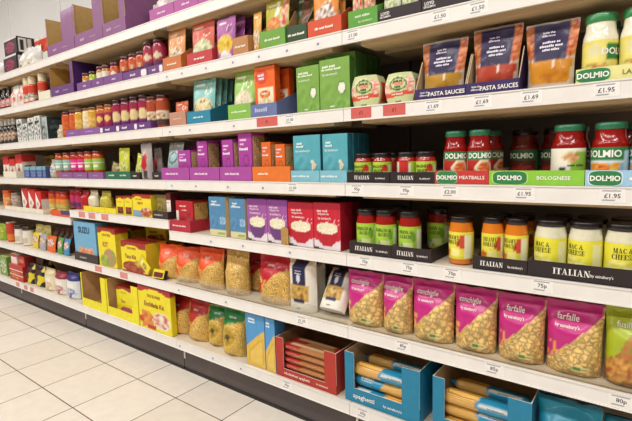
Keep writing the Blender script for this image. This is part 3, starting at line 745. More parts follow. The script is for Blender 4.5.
PK = [(349.5, 385, 271, 'conch', 'shell', 'conchiglie', 'leaning on the white flour pack'), (384, 414, 276, 'conch2', 'shell', 'conchiglie', 'second from the white flour pack'), (413, 455, 280, 'conch', 'shell', 'conchiglie', 'third from the white flour pack'),
      (455, 498, 287, 'conch', 'shell', 'conchiglie', 'fourth from the white flour pack'), (496.5, 545, 294, 'farf', 'bow', 'farfalle', 'second from the yellow green twists'), (545, 603, 301, 'farf', 'bow', 'farfalle', 'next to the yellow green twists')]
for a_, b_, t_, k, mt, nm, s in PK:
    put('pink_'+k, pink(mt, nm, 'bow' if k == 'farf' else 'shell'), a_, b_, t_, 'L1', .022, .085, 'magenta and clear bag of '+('bow tie' if k == 'farf' else 'shell')+' pasta, '+s, 'magenta pasta bags', mid=True)
def tri(w, h):
    a = art(('B8803C', 1.0), ('p', [(0, .28), (0, 1), (1, 1), (1, .82)], 'A9B820', 0.0), ('s', .7, .4, .4, .35, 'C86A3A', '9A9438', 12), ('s', .3, .2, .3, .16, 'E0B050', 'A84A2C', 12), ('e', .55, .86, .1, .05, 'D6DC80'))
    return bag('pasta_bag', w, h, .085, a, 'bow', [('fusilli', .35, .78, .013, WHITE)], seed=31, full=.55, seal=.95, narrow=.05, wob=.007)
put('tri', tri, 602, 662, 306, 'L1', .022, .085, 'yellow green topped bag of tricolour pasta twists at the shelf end', 'tricolour pasta bags', mid=True)
for a_, b_, t_, k, s in ((372, 402, 276, 'conch2', 'first'), (404, 440, 280, 'conch', 'second'), (446, 484, 288, 'conch', 'third'), (500, 538, 296, 'farf', 'fourth'), (552, 590, 303, 'farf', 'fifth')):
    put('pink_'+k, None, a_, b_, t_, 'L1', .125, .085, 'magenta pasta bag standing in the shaded second row, '+s+' from the white flour pack', 'magenta pasta bags', mid=True)

# ---- lowest shelf: cut out cartons of spaghetti and a bag of tagliatelle
TEAL = '1F7FA3'
put('sp_blue', lambda w, h: tray('display_carton', w, .27, .052, h, TEAL, inner='CDB08A', edge='E9E4DA', pl=.038, pr=.062, lines=[('spaghetti', .27, .45, .0165, WHITE, 1.05, .012), ("by sainsbury's", .66, .42, .009, WHITE)]), 345.5, 419.5, 352, 'L0', .012, .27, 'blue cut out carton of spaghetti beside the red spaghetti carton', 'cut out spaghetti cartons', hh=.180)
put('sp_blue', None, 432.5, 530, 352, 'L0', .012, .27, 'blue cut out carton of spaghetti beside the teal tagliatelle bag', 'cut out spaghetti cartons', hh=.180)
def spack(film, txt, pasta='D9A552', stripe='F0E6D0'):
    def b():
        a = art(('EDB85C', 1.0), ('r', 0, 0, .36, 1, film), ('p', [(.36, 0), (.36, 1), (.44, 1), (.54, .72), (.50, .5), (.42, .25), (.42, 0)], film), ('r', .92, 0, 1, 1, film), ('p', [(.80, .62), (.92, .40), (.92, .95)], film), ('r', .12, .66, .30, .70, stripe))
        return lying_pack('spaghetti_packet', .25, .026, a, 'strand', [(txt, .27, .60, .010, WHITE, 1, .01), ("by sainsbury's", .27, .53, .0055, WHITE)], seed=len(PROTO))
    return b
def spack2():
    a = art(('E8B258', 1.0), ('r', 0, 0, .08, 1, '1C86AE'), ('r', .58, 0, 1, 1, '1C86AE'), ('p', [(.58, 0), (.58, 1), (.50, .8), (.44, .6), (.50, .4)], '1C86AE'), ('r', .5, .56, .86, .63, 'E4DCCB'))
    return lying_pack('spaghetti_packet', .25, .026, a, 'strand', [("by sainsbury's", .68, .595, .006, '4A5A60')], seed=77)
def mono(film):
    def b():
        a = art(('C07A3C', 1.0), ('r', 0, 0, .14, 1, film), ('r', .86, 0, 1, 1, film), ('p', [(.14, .5), (.14, .8), (.5, .8), (.3, .5)], film), ('r', .2, .72, .8, .78, 'D8B890'))
        return lying_pack('spaghetti_packet', .25, .024, a, 'strand', [], seed=len(PROTO))
    return b
zb = Z['L0']+.0046
for c0, c1, nm in ((345.5, 419.5, 'beside the red carton'), (432.5, 530, 'beside the tagliatelle')):
    xa = PX(c0, Z['L0'], .012); xb = PX(c1, Z['L0'], .012); xm = (xa+xb)/2; L_ = (xb-xa)-.022
    for i, (yy, zz, wh, tx) in enumerate(((.045, 0, 'front packet of the bottom layer', 'spaghetti'), (.10, 0, 'second packet of the bottom layer', 'spaghetti'), (.050, .0445, 'front packet of the middle layer', 'spaghetti'), (.105, .0445, 'second packet of the middle layer', 'spaghetti'), (.056, .089, 'front packet of the top layer', 'spaghetti'), (.12, .089, 'second packet of the top layer', 'spaghetti'))):
        place(*((('spack', spack('1C86AE', 'spaghetti')), ('spack2', spack2))[(i+(nm[11] == 't')) % 2 if i < 4 else 1]), xm+(.003 if i % 2 else -.003), yy+(.0 if i % 2 == 0 else .012), zb+zz, 'blue spaghetti packet in the carton '+nm+', '+wh, 'spaghetti in the blue cartons', sc=(L_/.25, 1, 1), rx=(0, 8, -14, 5, 18, -6)[i])
put('sp_red', lambda w, h: tray('display_carton', w, .24, .034, h, 'B23428', inner='A8805A', edge='E9DCD0', pl=.038, pr=.052, lines=[("wholewheat spaghetti", .36, .5, .0105, WHITE, 1, .01), ("by sainsbury's", .78, .5, .007, WHITE)]), 277, 336.5, 333, 'L0', .012, .24, 'red cut out carton of wholewheat spaghetti between the lasagne boxes and blue cartons', 'cut out spaghetti cartons', hh=.158)
xa = PX(277, Z['L0'], .012); xb = PX(336.5, Z['L0'], .012); xm = (xa+xb)/2; L_ = (xb-xa)-.022
for k in range(5):
    for j, row in enumerate(('front', 'second')):
        place('spack_red', mono('A8281E'), xm, .042+.05*j, zb+.0265*k, 'flat brown spaghetti packet in the red carton, '+row+' column, '+ORD[k]+' up from the bottom', 'spaghetti in the red carton', sc=(L_/.25, 1, .62))
def tagl(w, h):
    a = art('1F86A0', ('s', .5, .3, .4, .25, '1A7690', '2A94AE', 5), ('e', .5, .12, .3, .12, 'C8963C', 1.0), ('r', 0, .96, 1, 1, '17667C'))
    return bag('pasta_bag', w, h, .10, a, 'noodle', [('tagliatelle', .55, .46, .0165, WHITE, 1, .012), ("by sainsbury's", .55, .36, .008, WHITE)], seed=11, full=.6, seal=.97, wob=.012, narrow=.04)
put('tagl', tagl, 536, 606, 390, 'L0', .02, .10, 'teal bag of tagliatelle slumped on the lowest shelf', 'teal tagliatelle bags', mid=True, hh=.192)
put('tagl', None, 596, 664, 390, 'L0', .045, .10, 'teal bag of tagliatelle half hidden at the end of the lowest shelf', 'teal tagliatelle bags', mid=True, hh=.17)

# ---- sixth shelf: stir fry sauce sachets whose tops the photo cuts off
def sachet_art(base, food1, food2, cap=None):
    return art(base, ('s', .5, .42, .46, .30, food1, food2, 9), ('r', 0, .95, 1, 1, cap or base), ('e', .68, .82, .12, .05, 'F2E6C8'))
put('gtray', lambda w, h: tray('display_tray', w, .16, h, h*1.5, '5E9E3A', inner='9A8058', lines=[("by sainsbury's", .6, .3, .0065, 'DCE8C4'), ('~45', .5, .62, .008, 'DCE8C4')]), 348.5, 377.5, 18, 'L5', .006, .16, 'green cardboard tray of sachets beside the shelf joint', 'green sachet trays', hh=.054)
put('sach_gr', lambda w, h: bag('sauce_sachet', w, h, .02, sachet_art('6FA23C', 'D0402C', 'F0E0C0'), 'film', seed=3, gusset=.5, cat='sachet', narrow=.02), 351, 363, 0, 'L5', .018, .02, 'green sachet with red food picture, first in the green tray by the joint', 'sachets in the green trays', dz=.003, mid=True, hh=.15)
put('sach_gr', None, 363.5, 376, 0, 'L5', .018, .02, 'green sachet with red food picture, second in the green tray by the joint', 'sachets in the green trays', dz=.003, mid=True, hh=.15)
def loyd(w, h):
    return tray('display_tray', w, .2, h, h, '32262A', inner='5A4840', lines=[('LOYD', .17, .62, .0088, WHITE, .9, .02), ('GROSSMAN', .17, .36, .006, WHITE, .8, .015)])
for a_, b_, s in ((378.5, 421, 'beside the green tray'), (421.8, 470, 'second from the green tray'), (471, 523, 'third from the green tray')):
    put('loyd', loyd, a_, b_, 0, 'L5', .006, .2, 'black cardboard tray of white sauce pouches, '+s, 'black pouch trays', hh=.036)
def loydp(w, h):
    a = art('E6E4D4', ('s', .5, .3, .4, .22, '8FA84A', 'E8E4C8', 9), ('e', .45, .56, .42, .14, 'D8DCC0'), ('r', 0, .93, 1, 1, 'CFCFBE'))
    return bag('sauce_pouch', w, h, .035, a, 'film', [('LOYD', .48, .58, .011, '4A4A3C', 1, .02), ('GROSSMAN', .48, .49, .006, '4A4A3C', 1, .012)], seed=5, gusset=.8, cat='pouch', part='pouch_film', full=.35)
for i, (a_, b_) in enumerate(((382, 400), (401, 419), (425, 446), (447, 468), (474, 497), (498, 521))):
    put('loydp', loydp, a_, b_, 0, 'L5', .018, .035, 'white sauce pouch with green picture in the black trays, '+ORD[i]+' from the green tray', 'white sauce pouches', dz=.003, mid=True, hh=.13)
# ================================================================== bay of noodles and rice
# ---- topmost shelf
put('pinktray', lambda w, h: tray('display_tray', w, .2, h, h, 'B0559A', inner='9A7058', lines=[('~54', .5, .5, .009, 'F0DCEC', 1, .01)]), 150, 174, 0, 'L6', .006, .2, 'mauve cardboard tray beside the pale netted packs on the topmost shelf', 'mauve trays on the topmost shelf', hh=.052)
put('pinktray', None, 174.5, 198, 0, 'L6', .006, .2, 'mauve cardboard tray, second from the pale netted packs', 'mauve trays on the topmost shelf', hh=.052)
put('pinktray', None, 198.5, 224, 0, 'L6', .006, .2, 'mauve cardboard tray, third from the pale netted packs', 'mauve trays on the topmost shelf', hh=.052)
def palepack(w, h):
    return bag('rice_cake_pack', w, h, .07, art('EDE3E0', ('s', .5, .5, .4, .3, 'F4ECE8', 'D8B8C8', 7), ('r', 0, .0, 1, .12, 'C890B4')), 'film', seed=8, full=.6, cat='pack', wob=.008)
for i, (a, b) in enumerate(((154, 172), (177, 196), (201, 221))):
    put('palepack', palepack, a, b, 0, 'L6', .022, .07, 'pale pink and white pack in the mauve trays, '+ORD[i]+' from the netted packs', 'pale packs in the mauve trays', dz=.003, mid=True, hh=.13)

# ---- sixth shelf: stir fry sachets in coloured trays
def ctray(col, text, inner='A8825C', hbf=1.6, tc='F4EEE2', slope=.3):
    return lambda w, h: tray('display_tray', w, .17, h, h*hbf, col, inner=inner, slope=slope, lines=[(text, .5, .46, min(.0085, h*.2), tc, .9, .008)])
def sachet(key, base, f1, f2, lines=(), d=.022, lean=.05, seed=4, full=.4, top=None, mat='film', extra=()):
    def b(w, h):
        a = art(base, ('s', .5, .34, .42, .26, f1, f2, 8), ('e', .70, .74, .14, .09, 'F2E4D0'), ('e', .70, .74, .11, .07, base), ('r', 0, .96, 1, 1, top or base), ('r', .1, .86, .5, .885, 'F4EAD8'), *extra)
        return bag('sauce_sachet', w, h, d, a, mat, lines, seed=seed, gusset=.55, cat='sachet', narrow=.02, lean=lean, full=full, wob=.004, part='sachet_film')
    return b
put('s_peach', sachet('s_peach', 'D9925A', 'E8DCC0', 'B8742A', seed=4, extra=(('s', .6, .3, .2, .2, 'F4EEDC', '8A6A2A', 10),)), 163.5, 182.5, 26, 'L5', .022, .024, 'peach brown sachet in the orange tray next to the maroon jars', 'stir fry sachets', dz=.003, mid=True)
put('t_orange5', ctray('C9743A', '~346'), 162, 181.5, 0, 'L5', .006, .17, 'small orange brown tray next to the maroon jars', 'small sachet trays', hh=.058)
put('s_red', sachet('s_red', 'D0604C', 'E8E2C0', '9AA05A', seed=5, extra=(('e', .7, .76, .13, .1, 'B83A34'),)), 190, 211.5, 22, 'L5', .022, .024, 'coral red sachet with noodle picture in the red tray', 'stir fry sachets', dz=.003, mid=True)
put('s_red', None, 196, 216.5, 25, 'L5', .062, .024, 'coral red sachet standing behind the first in the red tray', 'stir fry sachets', dz=.003, mid=True)
put('t_red5', ctray('C03A3E', '~346'), 187.5, 215.5, 0, 'L5', .006, .17, 'small red tray holding the coral sachets', 'small sachet trays', hh=.050)
put('s_purp', sachet('s_purp', 'A9559E', 'E8C83A', 'C8982A', seed=6, extra=(('p', [(.1, .0), (.5, .22), (.9, .05), (.7, 0)], 'E8E0E4'), ('e', .72, .72, .13, .09, '7A2A7A'))), 216.5, 238, 17, 'L5', .012, .024, 'purple sachet with yellow noodle picture standing with no tray', 'stir fry sachets', mid=True)
for i, (a, b, y) in enumerate(((225, 246, .06), (233, 252, .11))):
    put('s_purp', None, a, b, 18, 'L5', y, .024, 'purple sachet with yellow noodle picture, '+ORD[i]+' behind the front one', 'stir fry sachets', mid=True)
put('t_brown5', ctray('B9824C', '~346', hbf=1.1), 231, 251, 0, 'L5', .006, .17, 'plain brown cardboard tray half empty beside the purple sachets', 'small sachet trays', hh=.066)
put('s_yel', sachet('s_yel', 'D9A23A', 'EADFC8', 'B87A3A', seed=7), 251.5, 262, 12, 'L5', .024, .024, 'narrow amber sachet between the brown tray and the green tray', 'stir fry sachets', mid=True)
put('s_pad', sachet('s_pad', 'B9B23A', 'F0E8C8', 'D86A2A', seed=8, extra=(('p', [(.35, .3), (.5, .95), (.62, .95), (.45, .3)], 'F2F0E2'), ('s', .4, .45, .3, .2, 'E0A02A', 'C8402A', 8), ('s', .85, .7, .14, .3, 'C8482C', 'E8C8A0', 9))), 262, 286, 0, 'L5', .022, .024, 'tall yellow green sachet in the green tray of the noodle bay', 'stir fry sachets', dz=.003, mid=True, hh=.205)
put('t_green5', ctray('6FA23C', '~346'), 260.5, 285.5, 0, 'L5', .006, .17, 'small green tray holding the tall yellow green sachet', 'small sachet trays', hh=.062)
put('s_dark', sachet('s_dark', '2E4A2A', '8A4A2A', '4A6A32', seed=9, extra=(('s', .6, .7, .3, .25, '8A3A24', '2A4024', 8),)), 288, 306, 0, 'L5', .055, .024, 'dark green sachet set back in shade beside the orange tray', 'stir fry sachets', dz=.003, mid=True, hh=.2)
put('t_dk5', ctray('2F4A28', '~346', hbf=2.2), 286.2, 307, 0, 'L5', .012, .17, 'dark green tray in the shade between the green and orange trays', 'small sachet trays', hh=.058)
put('s_or', sachet('s_or', 'E0892C', 'F4E8D8', 'D8582A', seed=10, extra=(('s', .55, .42, .3, .24, 'F4ECE0', '7A3A1A', 9), ('e', .7, .8, .2, .13, 'E8B23A'))), 313, 338, 0, 'L5', .022, .024, 'bright orange sachet with white food picture in the orange tray', 'stir fry sachets', dz=.003, mid=True, hh=.17)
put('s_or', None, 316, 340.5, 0, 'L5', .062, .024, 'bright orange sachet standing behind the front one in the orange tray', 'stir fry sachets', dz=.003, mid=True, hh=.17)
put('t_or5', ctray('D2512C', '~346'), 308, 341.5, 0, 'L5', .006, .17, 'orange red tray at the end of the noodle bay near the joint', 'small sachet trays', hh=.055)

# ---- fifth shelf: rice sachets
put('s_teal', sachet('s_teal', '7FB9B4', 'E8DDB8', 'C8B478', seed=12, lean=.08, extra=(('e', .5, .28, .44, .23, '3A5A5C'), ('s', .5, .3, .40, .2, 'F0E4BC', 'D0B878', 14))), 189, 210.5, 80, 'L4', .024, .028, 'teal rice sachet with a bowl picture at the front of the blue tray', 'teal rice sachets', dz=.003, mid=True)
for i in range(4):
    put('s_teal', None, 192+5.6*i, 214+5.0*i, 80, 'L4', .056+.032*i, .028, 'teal rice sachet standing '+['second', 'third', 'fourth', 'fifth'][i]+' in line in the blue tray', 'teal rice sachets', dz=.003, mid=True, hh=.185)
put('t_teal4', lambda w, h: tray('display_tray', w, .24, h, .115, '2E86A4', inner='2A6A80', side='1F6480', slope=.75, lines=[('~543', .5, .5, .008, 'DCEEF0', .9, .008)]), 187.5, 210.5, 0, 'L4', .006, .24, 'blue cardboard tray of teal rice sachets', 'rice sachet trays', hh=.052)
put('s_lime', sachet('s_lime', '93BE5A', 'EAE2C4', 'C8B898', seed=13, lean=.09, extra=(('s', .38, .30, .36, .2, 'F4F0E0', 'D8C09A', 14), ('p', [(.4, .6), (.44, .9), (.5, .9), (.47, .6)], 'D8ECB8'))), 229.5, 256, 71, 'L4', .022, .028, 'light green rice sachet with rice picture in the lime tray', 'green rice sachets', dz=.003, mid=True)
put('t_lime4', lambda w, h: tray('display_tray', w, .22, h, h*1.4, '86B84A', inner='B8A070', lines=[('~2545', .5, .5, .008, 'EAF4D4', .9, .008)]), 228.5, 251.5, 0, 'L4', .006, .22, 'lime green cardboard tray holding the light green rice sachet', 'rice sachet trays', hh=.058)
def orangebox(w, h):
    a = art('EC6420', ('r', .16, .04, .9, .56, 'EFE0C0'), ('s', .5, .22, .3, .18, 'D8B87A', 'F4ECD4', 10), ('s', .5, .44, .26, .08, 'C8482A', 'F0A04A', 10), ('e', .36, .80, .30, .14, 'C83A28'), ('e', .36, .80, .26, .11, 'D8522E'))
    return carton('rice_pouch_box', w, h, .03, a, 'E05A1A', 'F0803A', [('~4', .34, .83, .012, 'F0E4F0', 1, .015), ('~4', .36, .76, .010, 'F0E4F0', 1, .015), ('~5', .5, .45, .0085, 'F4E8C8')])
put('obox', orangebox, 256, 276, 66, 'L4', .022, .03, 'bright orange packet of rice standing tilted in the slate blue tray', 'orange rice packets', dz=.0045)
put('obox', None, 274, 293, 69, 'L4', .085, .03, 'bright orange packet of rice set back in the slate blue tray', 'orange rice packets', dz=.0045)
put('t_slate4', lambda w, h: tray('display_tray', w, .24, h, .125, '6A76A4', inner='8A86A0', side='6E7AA8', slope=.8, lines=[('~6', .42, .52, .016, 'B8BEDC', 1, .02)]), 250.5, 277, 0, 'L4', .006, .24, 'slate blue cardboard tray of orange rice packets', 'rice sachet trays', hh=.048)
def greenbox(w, h):
    a = art('7CA648', ('e', .74, .42, .15, .13, '557F34'), ('e', .74, .42, .12, .105, 'E4E6D4'), ('s', .5, .12, .5, .14, '8AB458', '6E9A3C', 7), ('s', .3, .35, .3, .3, '82AC4E', '769F42', 5))
    return carton('rice_box', w, h, .032, a, '38622A', '6F963E', [('~44', .32, .86, .0095, 'EEF6DC', 1, .01), ('~376', .40, .80, .007, 'EEF6DC'), ("by sainsbury's", .36, .70, .0085, 'EEF6DC', 1, .01), ('~5', .42, .07, .006, 'EEF6DC')])
put('gbox', greenbox, 320.5, 352, 58, 'L4', .018, .032, 'green rice packet at the front beside the dip pots', 'green rice packets')
for i in range(5):
    put('gbox', None, 326+5.5*i, 356+5.2*i, 60, 'L4', .054+.036*i, .032, 'green rice packet standing '+ORD[i+1]+' in line behind the front one by the dip pots', 'green rice packets', hh=.19)
put('gbox', None, 297.5, 319.8, 66, 'L4', .024, .032, 'green rice packet beside the slate blue tray', 'green rice packets')
put('gbox', None, 303, 325, 66, 'L4', .075, .032, 'green rice packet tucked behind the one beside the slate blue tray', 'green rice packets', hh=.19)

# ---- fourth shelf: noodle packs and teal rice packets
def npack(col, dark):
    def b(w, h):
        a = art(col, ('r', .12, .84, .6, .87, 'F0DCEC'), ('r', .12, .76, .4, .78, 'E8CCE4'), ('e', .55, .42, .22, .13, dark), ('e', .55, .42, .18, .10, col), ('s', .5, .16, .45, .14, dark, col, 7))
        sa = art(('E0BE84', 1.0), ('r', 0, .94, 1, 1, col, 0.0), ('r', 0, 0, 1, .10, col, 0.0), ('r', .0, 0, .12, 1, col, 0.0))
        return carton('noodle_pack', w, h, .075, a, dark, col, [('~6', .42, .66, min(.012, w*.16), 'F4E6F2', 1, .01)], mat='noodle', side_art=sa, flap=False, cat='pack')
    return b
PUR = 'A8409A'
for i, (a, b, t, y, w_) in enumerate(((184, 196.5, 150, .02, 0), (199.5, 208, 141, .026, 14), (220.5, 231, 140, .02, 0), (240, 253, 132.5, .018, 0))):
    put('np_%d' % i, npack(PUR, '7E2A78'), a, b, t, 'L3', y, .075, 'purple noodle pack with clear side, '+['lowest one at the first purple tray', 'tilted with its noodles showing', 'in the middle of the purple trays', 'tallest, beside the orange noodles'][i], 'purple noodle packs', dz=.003, rz=[0, 8, 0, 0][i])
for i, (a, b, t, y) in enumerate(((190, 203, 146, .11), (210, 222, 140, .12), (228, 240, 139, .11), (244, 257, 134, .11))):
    put('np_%d' % (i if i != 1 else 2), None, a, b, t, 'L3', y, .075, 'purple noodle pack standing in the shaded second row, '+ORD[i]+' from the taco bay', 'purple noodle packs', dz=.003)
for i, (a, b) in enumerate(((161.8, 189.5), (190.3, 219.5), (220.3, 252))):
    put('t_purp3', lambda w, h: tray('display_tray', w, .24, h, h, 'A84C9C', inner='9A6A58', lines=[('~563', .40, .5, .009, 'F4DCF0', 1, .01)]), a, b, 0, 'L3', .006, .24, 'purple cardboard noodle tray, '+ORD[i]+' from the taco bay', 'purple noodle trays', hh=.056)
for i, (a, b, t, y) in enumerate(((263, 271.5, 142, .02), (276.5, 285.5, 144, .02))):
    put('np_or', npack('DC6A28', 'B84A18'), a, b, t, 'L3', y, .06, 'orange noodle pack with clear side, '+ORD[i]+' from the purple packs', 'orange noodle packs', dz=.003, rz=3)
put('t_or3', lambda w, h: tray('display_tray', w, .24, h, h, 'E2762C', inner='A87848', lines=[('~53', .3, .5, .009, 'FAE4C8', 1, .01)]), 252.8, 290.5, 0, 'L3', .006, .24, 'orange cardboard noodle tray', 'orange noodle trays', hh=.056)
def tealbox(w, h):
    a = art('55A6B4', ('e', .70, .34, .16, .125, '3E7F90'), ('e', .70, .34, .135, .105, 'E6DCC0'), ('s', .7, .34, .1, .08, 'F0E8D0', 'C8B894', 14), ('s', .35, .3, .34, .3, '60B0BC', '4C9CAC', 5))
    return carton('rice_box', w, h, .032, a, '2A7284', '74BCC8', [('~4', .24, .83, .009, 'E8F4F4', 1, .01), ('~6', .26, .76, .008, 'E8F4F4', 1, .01), ("by sainsbury's", .36, .66, .0085, 'E8F4F4', 1, .01)])
for i, (a, b, t, y) in enumerate(((294.5, 321, 135.5, .02), (322.5, 351.5, 134, .02))):
    put('tbox', tealbox, a, b, t, 'L3', y, .032, 'teal rice packet with round grain window, '+['beside the orange noodles', 'beside the small lime jars'][i], 'teal rice packets', dz=.003)
    for k in range(3):
        put('tbox', None, a+6+5*k, b+5+4.4*k, t, 'L3', y+.036+.036*k, .032, 'teal rice packet '+ORD[k+1]+' in line '+['in the file next to the orange noodles', 'in the file next to the small lime jars'][i], 'teal rice packets', dz=.003, hh=.16)
for i, (a, b) in enumerate(((291.2, 319.5), (320.2, 346.8))):
    put('t_teal3', lambda w, h: tray('display_tray', w, .24, h, h, '7FBACA', inner='B8A88A', lines=[('~472', .36, .5, .008, 'E8F4F4', 1, .01)]), a, b, 0, 'L3', .006, .24, 'light blue cardboard tray of teal rice packets, '+['beside the orange tray', 'beside the black sauce trays'][i], 'light blue rice trays', hh=.040)

# ---- third shelf: rice and noodle boxes
def rednood(w, h):
    a = art('B8202C', ('r', .0, .0, .16, .66, 'E8D8CC'), ('s', .62, .4, .3, .3, 'A01824', 'C42C38', 6), ('e', .74, .34, .2, .1, 'C84A50'))
    sa = art(('DCAE66', 1.0), ('r', 0, .93, 1, 1, 'A81824', 0.0), ('r', 0, 0, .14, 1, 'A81824', 0.0))
    return carton('noodle_pack', w, h, .085, a, '8E1420', '8E1420', [('~44', .42, .82, .008, 'F2D8D8', 1, .01), ('~25', .5, .68, .007, 'F2D8D8', 1, .01)], mat='noodle', side_art=sa, flap=False, cat='pack')
put('rednood', rednood, 178.5, 195.5, 201, 'L2', .03, .085, 'red noodle pack with clear side standing alone in the red tray', 'red noodle packs', dz=.003)
put('t_red2', lambda w, h: tray('display_tray', w, .2, h, h, 'B4283A', inner='7A3A30', lines=[('~3445', .5, .5, .008, 'F4D8DC', 1, .01)]), 169.5, 190.5, 0, 'L2', .006, .2, 'red cardboard tray at the edge of the noodle bay', 'red noodle trays', hh=.052)
def bluerice(w, h):
    a = art('4F86AE', ('r', 0, 0, 1, .15, 'DCD0A4'), ('r', .5, .05, .95, .11, '8FB04A'), ('e', .80, .40, .20, .10, 'C0D2E4'), ('e', .80, .40, .16, .08, '7FA6CC'), ('s', .35, .42, .3, .22, '5A90B6', '467CA6', 6), ('r', .1, .78, .7, .80, 'DCE8F0'))
    sa = art('C9B488', ('r', .1, .05, .9, .95, 'D2BE94'))
    return carton('rice_pack', w, h, .06, a, 'C9B488', '3E6E94', [('~6', .36, .88, .0085, 'E8F0F4', .9, .01), ('~4', .3, .82, .0085, 'E8F0F4', .9, .01)], side_art=sa, flap=False, cat='pack')
put('brice', bluerice, 210.5, 226.5, 197, 'L2', .012, .06, 'blue rice pack with pale foot beside the red tray', 'blue rice packs')
put('brice', None, 231, 246, 199, 'L2', .012, .06, 'blue rice pack with pale foot beside the purple rice boxes', 'blue rice packs')
for i, (a, b) in enumerate(((218, 234), (236, 252))):
    put('brice', None, a, b, 199, 'L2', .085, .06, 'blue rice pack in the shaded second row, '+ORD[i]+' from the red tray', 'blue rice packs', hh=.165)
def ricebox(c, dk, bowl, big):
    def b(w, h):
        a = art(c, ('r', 0, .88, 1, 1, dk), ('p', [(0, 0), (0, .22), (.5, .10), (1, .22), (1, 0)], 'E4D8DC'), ('p', [(.0, .0), (.0, .06), (.35, .0)], '4A3A3A'), ('p', [(.08, .40), (.92, .40), (.80, .16), (.62, .06), (.38, .06), (.20, .16)], bowl),
                ('e', .5, .41, .43, .09, bowl), ('s', .5, .46, .40, .13, 'F4EFDA', 'DCCFA4', 18), ('e', .86, .60, .10, .075, 'E4C8CC'), ('e', .86, .60, .08, .06, c))
        return carton('rice_box', w, h, .075, a, dk, dk, [("easy cook", .34, .83, .0095, 'F6ECEC', .9, .012), ("long grain rice", .38, .765, .007, 'F6ECEC', .9), ("by sainsbury's", .42, .67, .0085, 'F6ECEC', .9, .01)])
    return b
for i, (a, b, t) in enumerate(((248.5, 268, 199.5), (268.3, 288.2, 200.5))):
    put('pbox', ricebox('A0559E', '7A3A7E', '6A3A78', 0), a, b, t, 'L2', .012, .075, 'purple rice box with a bowl of rice on it, '+['beside the blue packs', 'beside the red boxes'][i], 'purple rice boxes')
for i, (a, b, t) in enumerate(((289, 314, 203), (314.5, 341, 203.5))):
    put('rbox', ricebox('C81E34', 'A01428', 'B8182C', 0), a, b, t, 'L2', .012, .075, 'red rice box with a bowl of rice on it, '+['beside the purple boxes', 'beside the black tray of sauce'][i], 'red rice boxes')
    put('rbox', None, a+9, b+8, t, 'L2', .095, .075, 'red rice box in the second row, behind the one '+['beside the purple boxes', 'beside the black tray of sauce'][i], 'red rice boxes')
def scrap(w, h):
    root = empty('cardboard_divider', 'cardboard')
    mb = MB()
    a = art('B08A4E', ('s', .5, .5, .5, .5, 'A67E44', 'BC9658', 6))
    S = lambda u, v: ((u-.5)*w, .003*math.sin(3*u)-.0015, h*v*(1-.12*(2*u-1)**2*(v > .8)))
    mb.grid(S, a, 8, 12); mb.grid(lambda u, v: (S(u, v)[0], S(u, v)[1]+.0025, S(u, v)[2]), a, 8, 12, flip=True)
    mb.build('board', 'card', root)
    mb = MB(); mb.box(-w/2, w/2, .0015, .004, 0, .006, '9A743E'); mb.build('folded_foot', 'card', root)
    return root
put('scrap', scrap, 281.5, 288.8, 227, 'L2', .004, .006, 'torn strip of brown cardboard standing in front of the rice boxes', 'cardboard scraps')

# ---- second shelf: bags of noodles
def nbag(top, seed_, turned=False, txt=None):
    def b(w, h):
        if turned: a = art(('E2B864', 1.0), ('r', 0, .93, 1, 1, 'C8A060', 0.0), ('r', .0, 0, .04, 1, top, 0.0))
        else: a = art(('E0B45E', 1.0), ('p', [(0, .30), (0, 1), (1, 1), (1, .74), (.62, .62), (.40, .44), (.20, .18), (.12, .20)], top, 0.0), ('p', [(.05, .5), (.2, .4), (.26, .45), (.1, .56)], 'E8B060', 0.0), ('p', [(.18, .3), (.34, .5), (.40, .47), (.22, .24)], 'E0A04A', 0.0), ('r', 0, .96, 1, 1, top, 0.0))
        return bag('noodle_bag', w, h, .085, a, 'noodle', [] if turned or not txt else [(txt, .45, .76, .011, 'F6E4D4', 1, .012)], seed=seed_, full=.5, seal=.94, wob=.008, narrow=.05, lean=.05)
    return b
OR = 'E24E12'
put('nb_o', nbag(OR, 41, txt='fusilli'), 163, 181, 245, 'L1', .03, .085, 'orange topped pasta bag beside the fallen yellow taco packets', 'orange topped noodle bags', mid=True, rz=10)
put('nb_o', None, 181, 201, 247.5, 'L1', .03, .085, 'orange topped pasta bag second from the fallen yellow packets', 'orange topped noodle bags', mid=True, rz=16)
put('nb_o', None, 201, 225, 248.5, 'L1', .022, .085, 'orange topped pasta bag third from the fallen yellow packets', 'orange topped noodle bags', mid=True)
put('nb_t', nbag('C8A060', 43, True), 229, 249, 251, 'L1', .022, .08, 'clear bag of pasta twists turned with its back outwards', 'turned pasta bags', mid=True, rz=6)
put('nb_r', nbag('B8182A', 44, txt='penne'), 261, 293, 254, 'L1', .02, .085, 'red topped pasta bag at the front beside the white flour pack', 'red topped pasta bags', mid=True)
put('nb_r', None, 250, 272, 254, 'L1', .115, .08, 'red topped pasta bag set back behind the front red one', 'red topped pasta bags', mid=True)
for i, (a, b) in enumerate(((172, 190), (193, 212), (213, 232))):
    put('nb_o', None, a, b, 249, 'L1', .125, .085, 'orange topped pasta bag in the shaded second row, '+ORD[i]+' from the taco kits', 'orange topped noodle bags', mid=True)
put('nb_r', None, 282, 300, 257, 'L1', .125, .08, 'red topped pasta bag in shade behind the white flour pack', 'red topped pasta bags', mid=True)
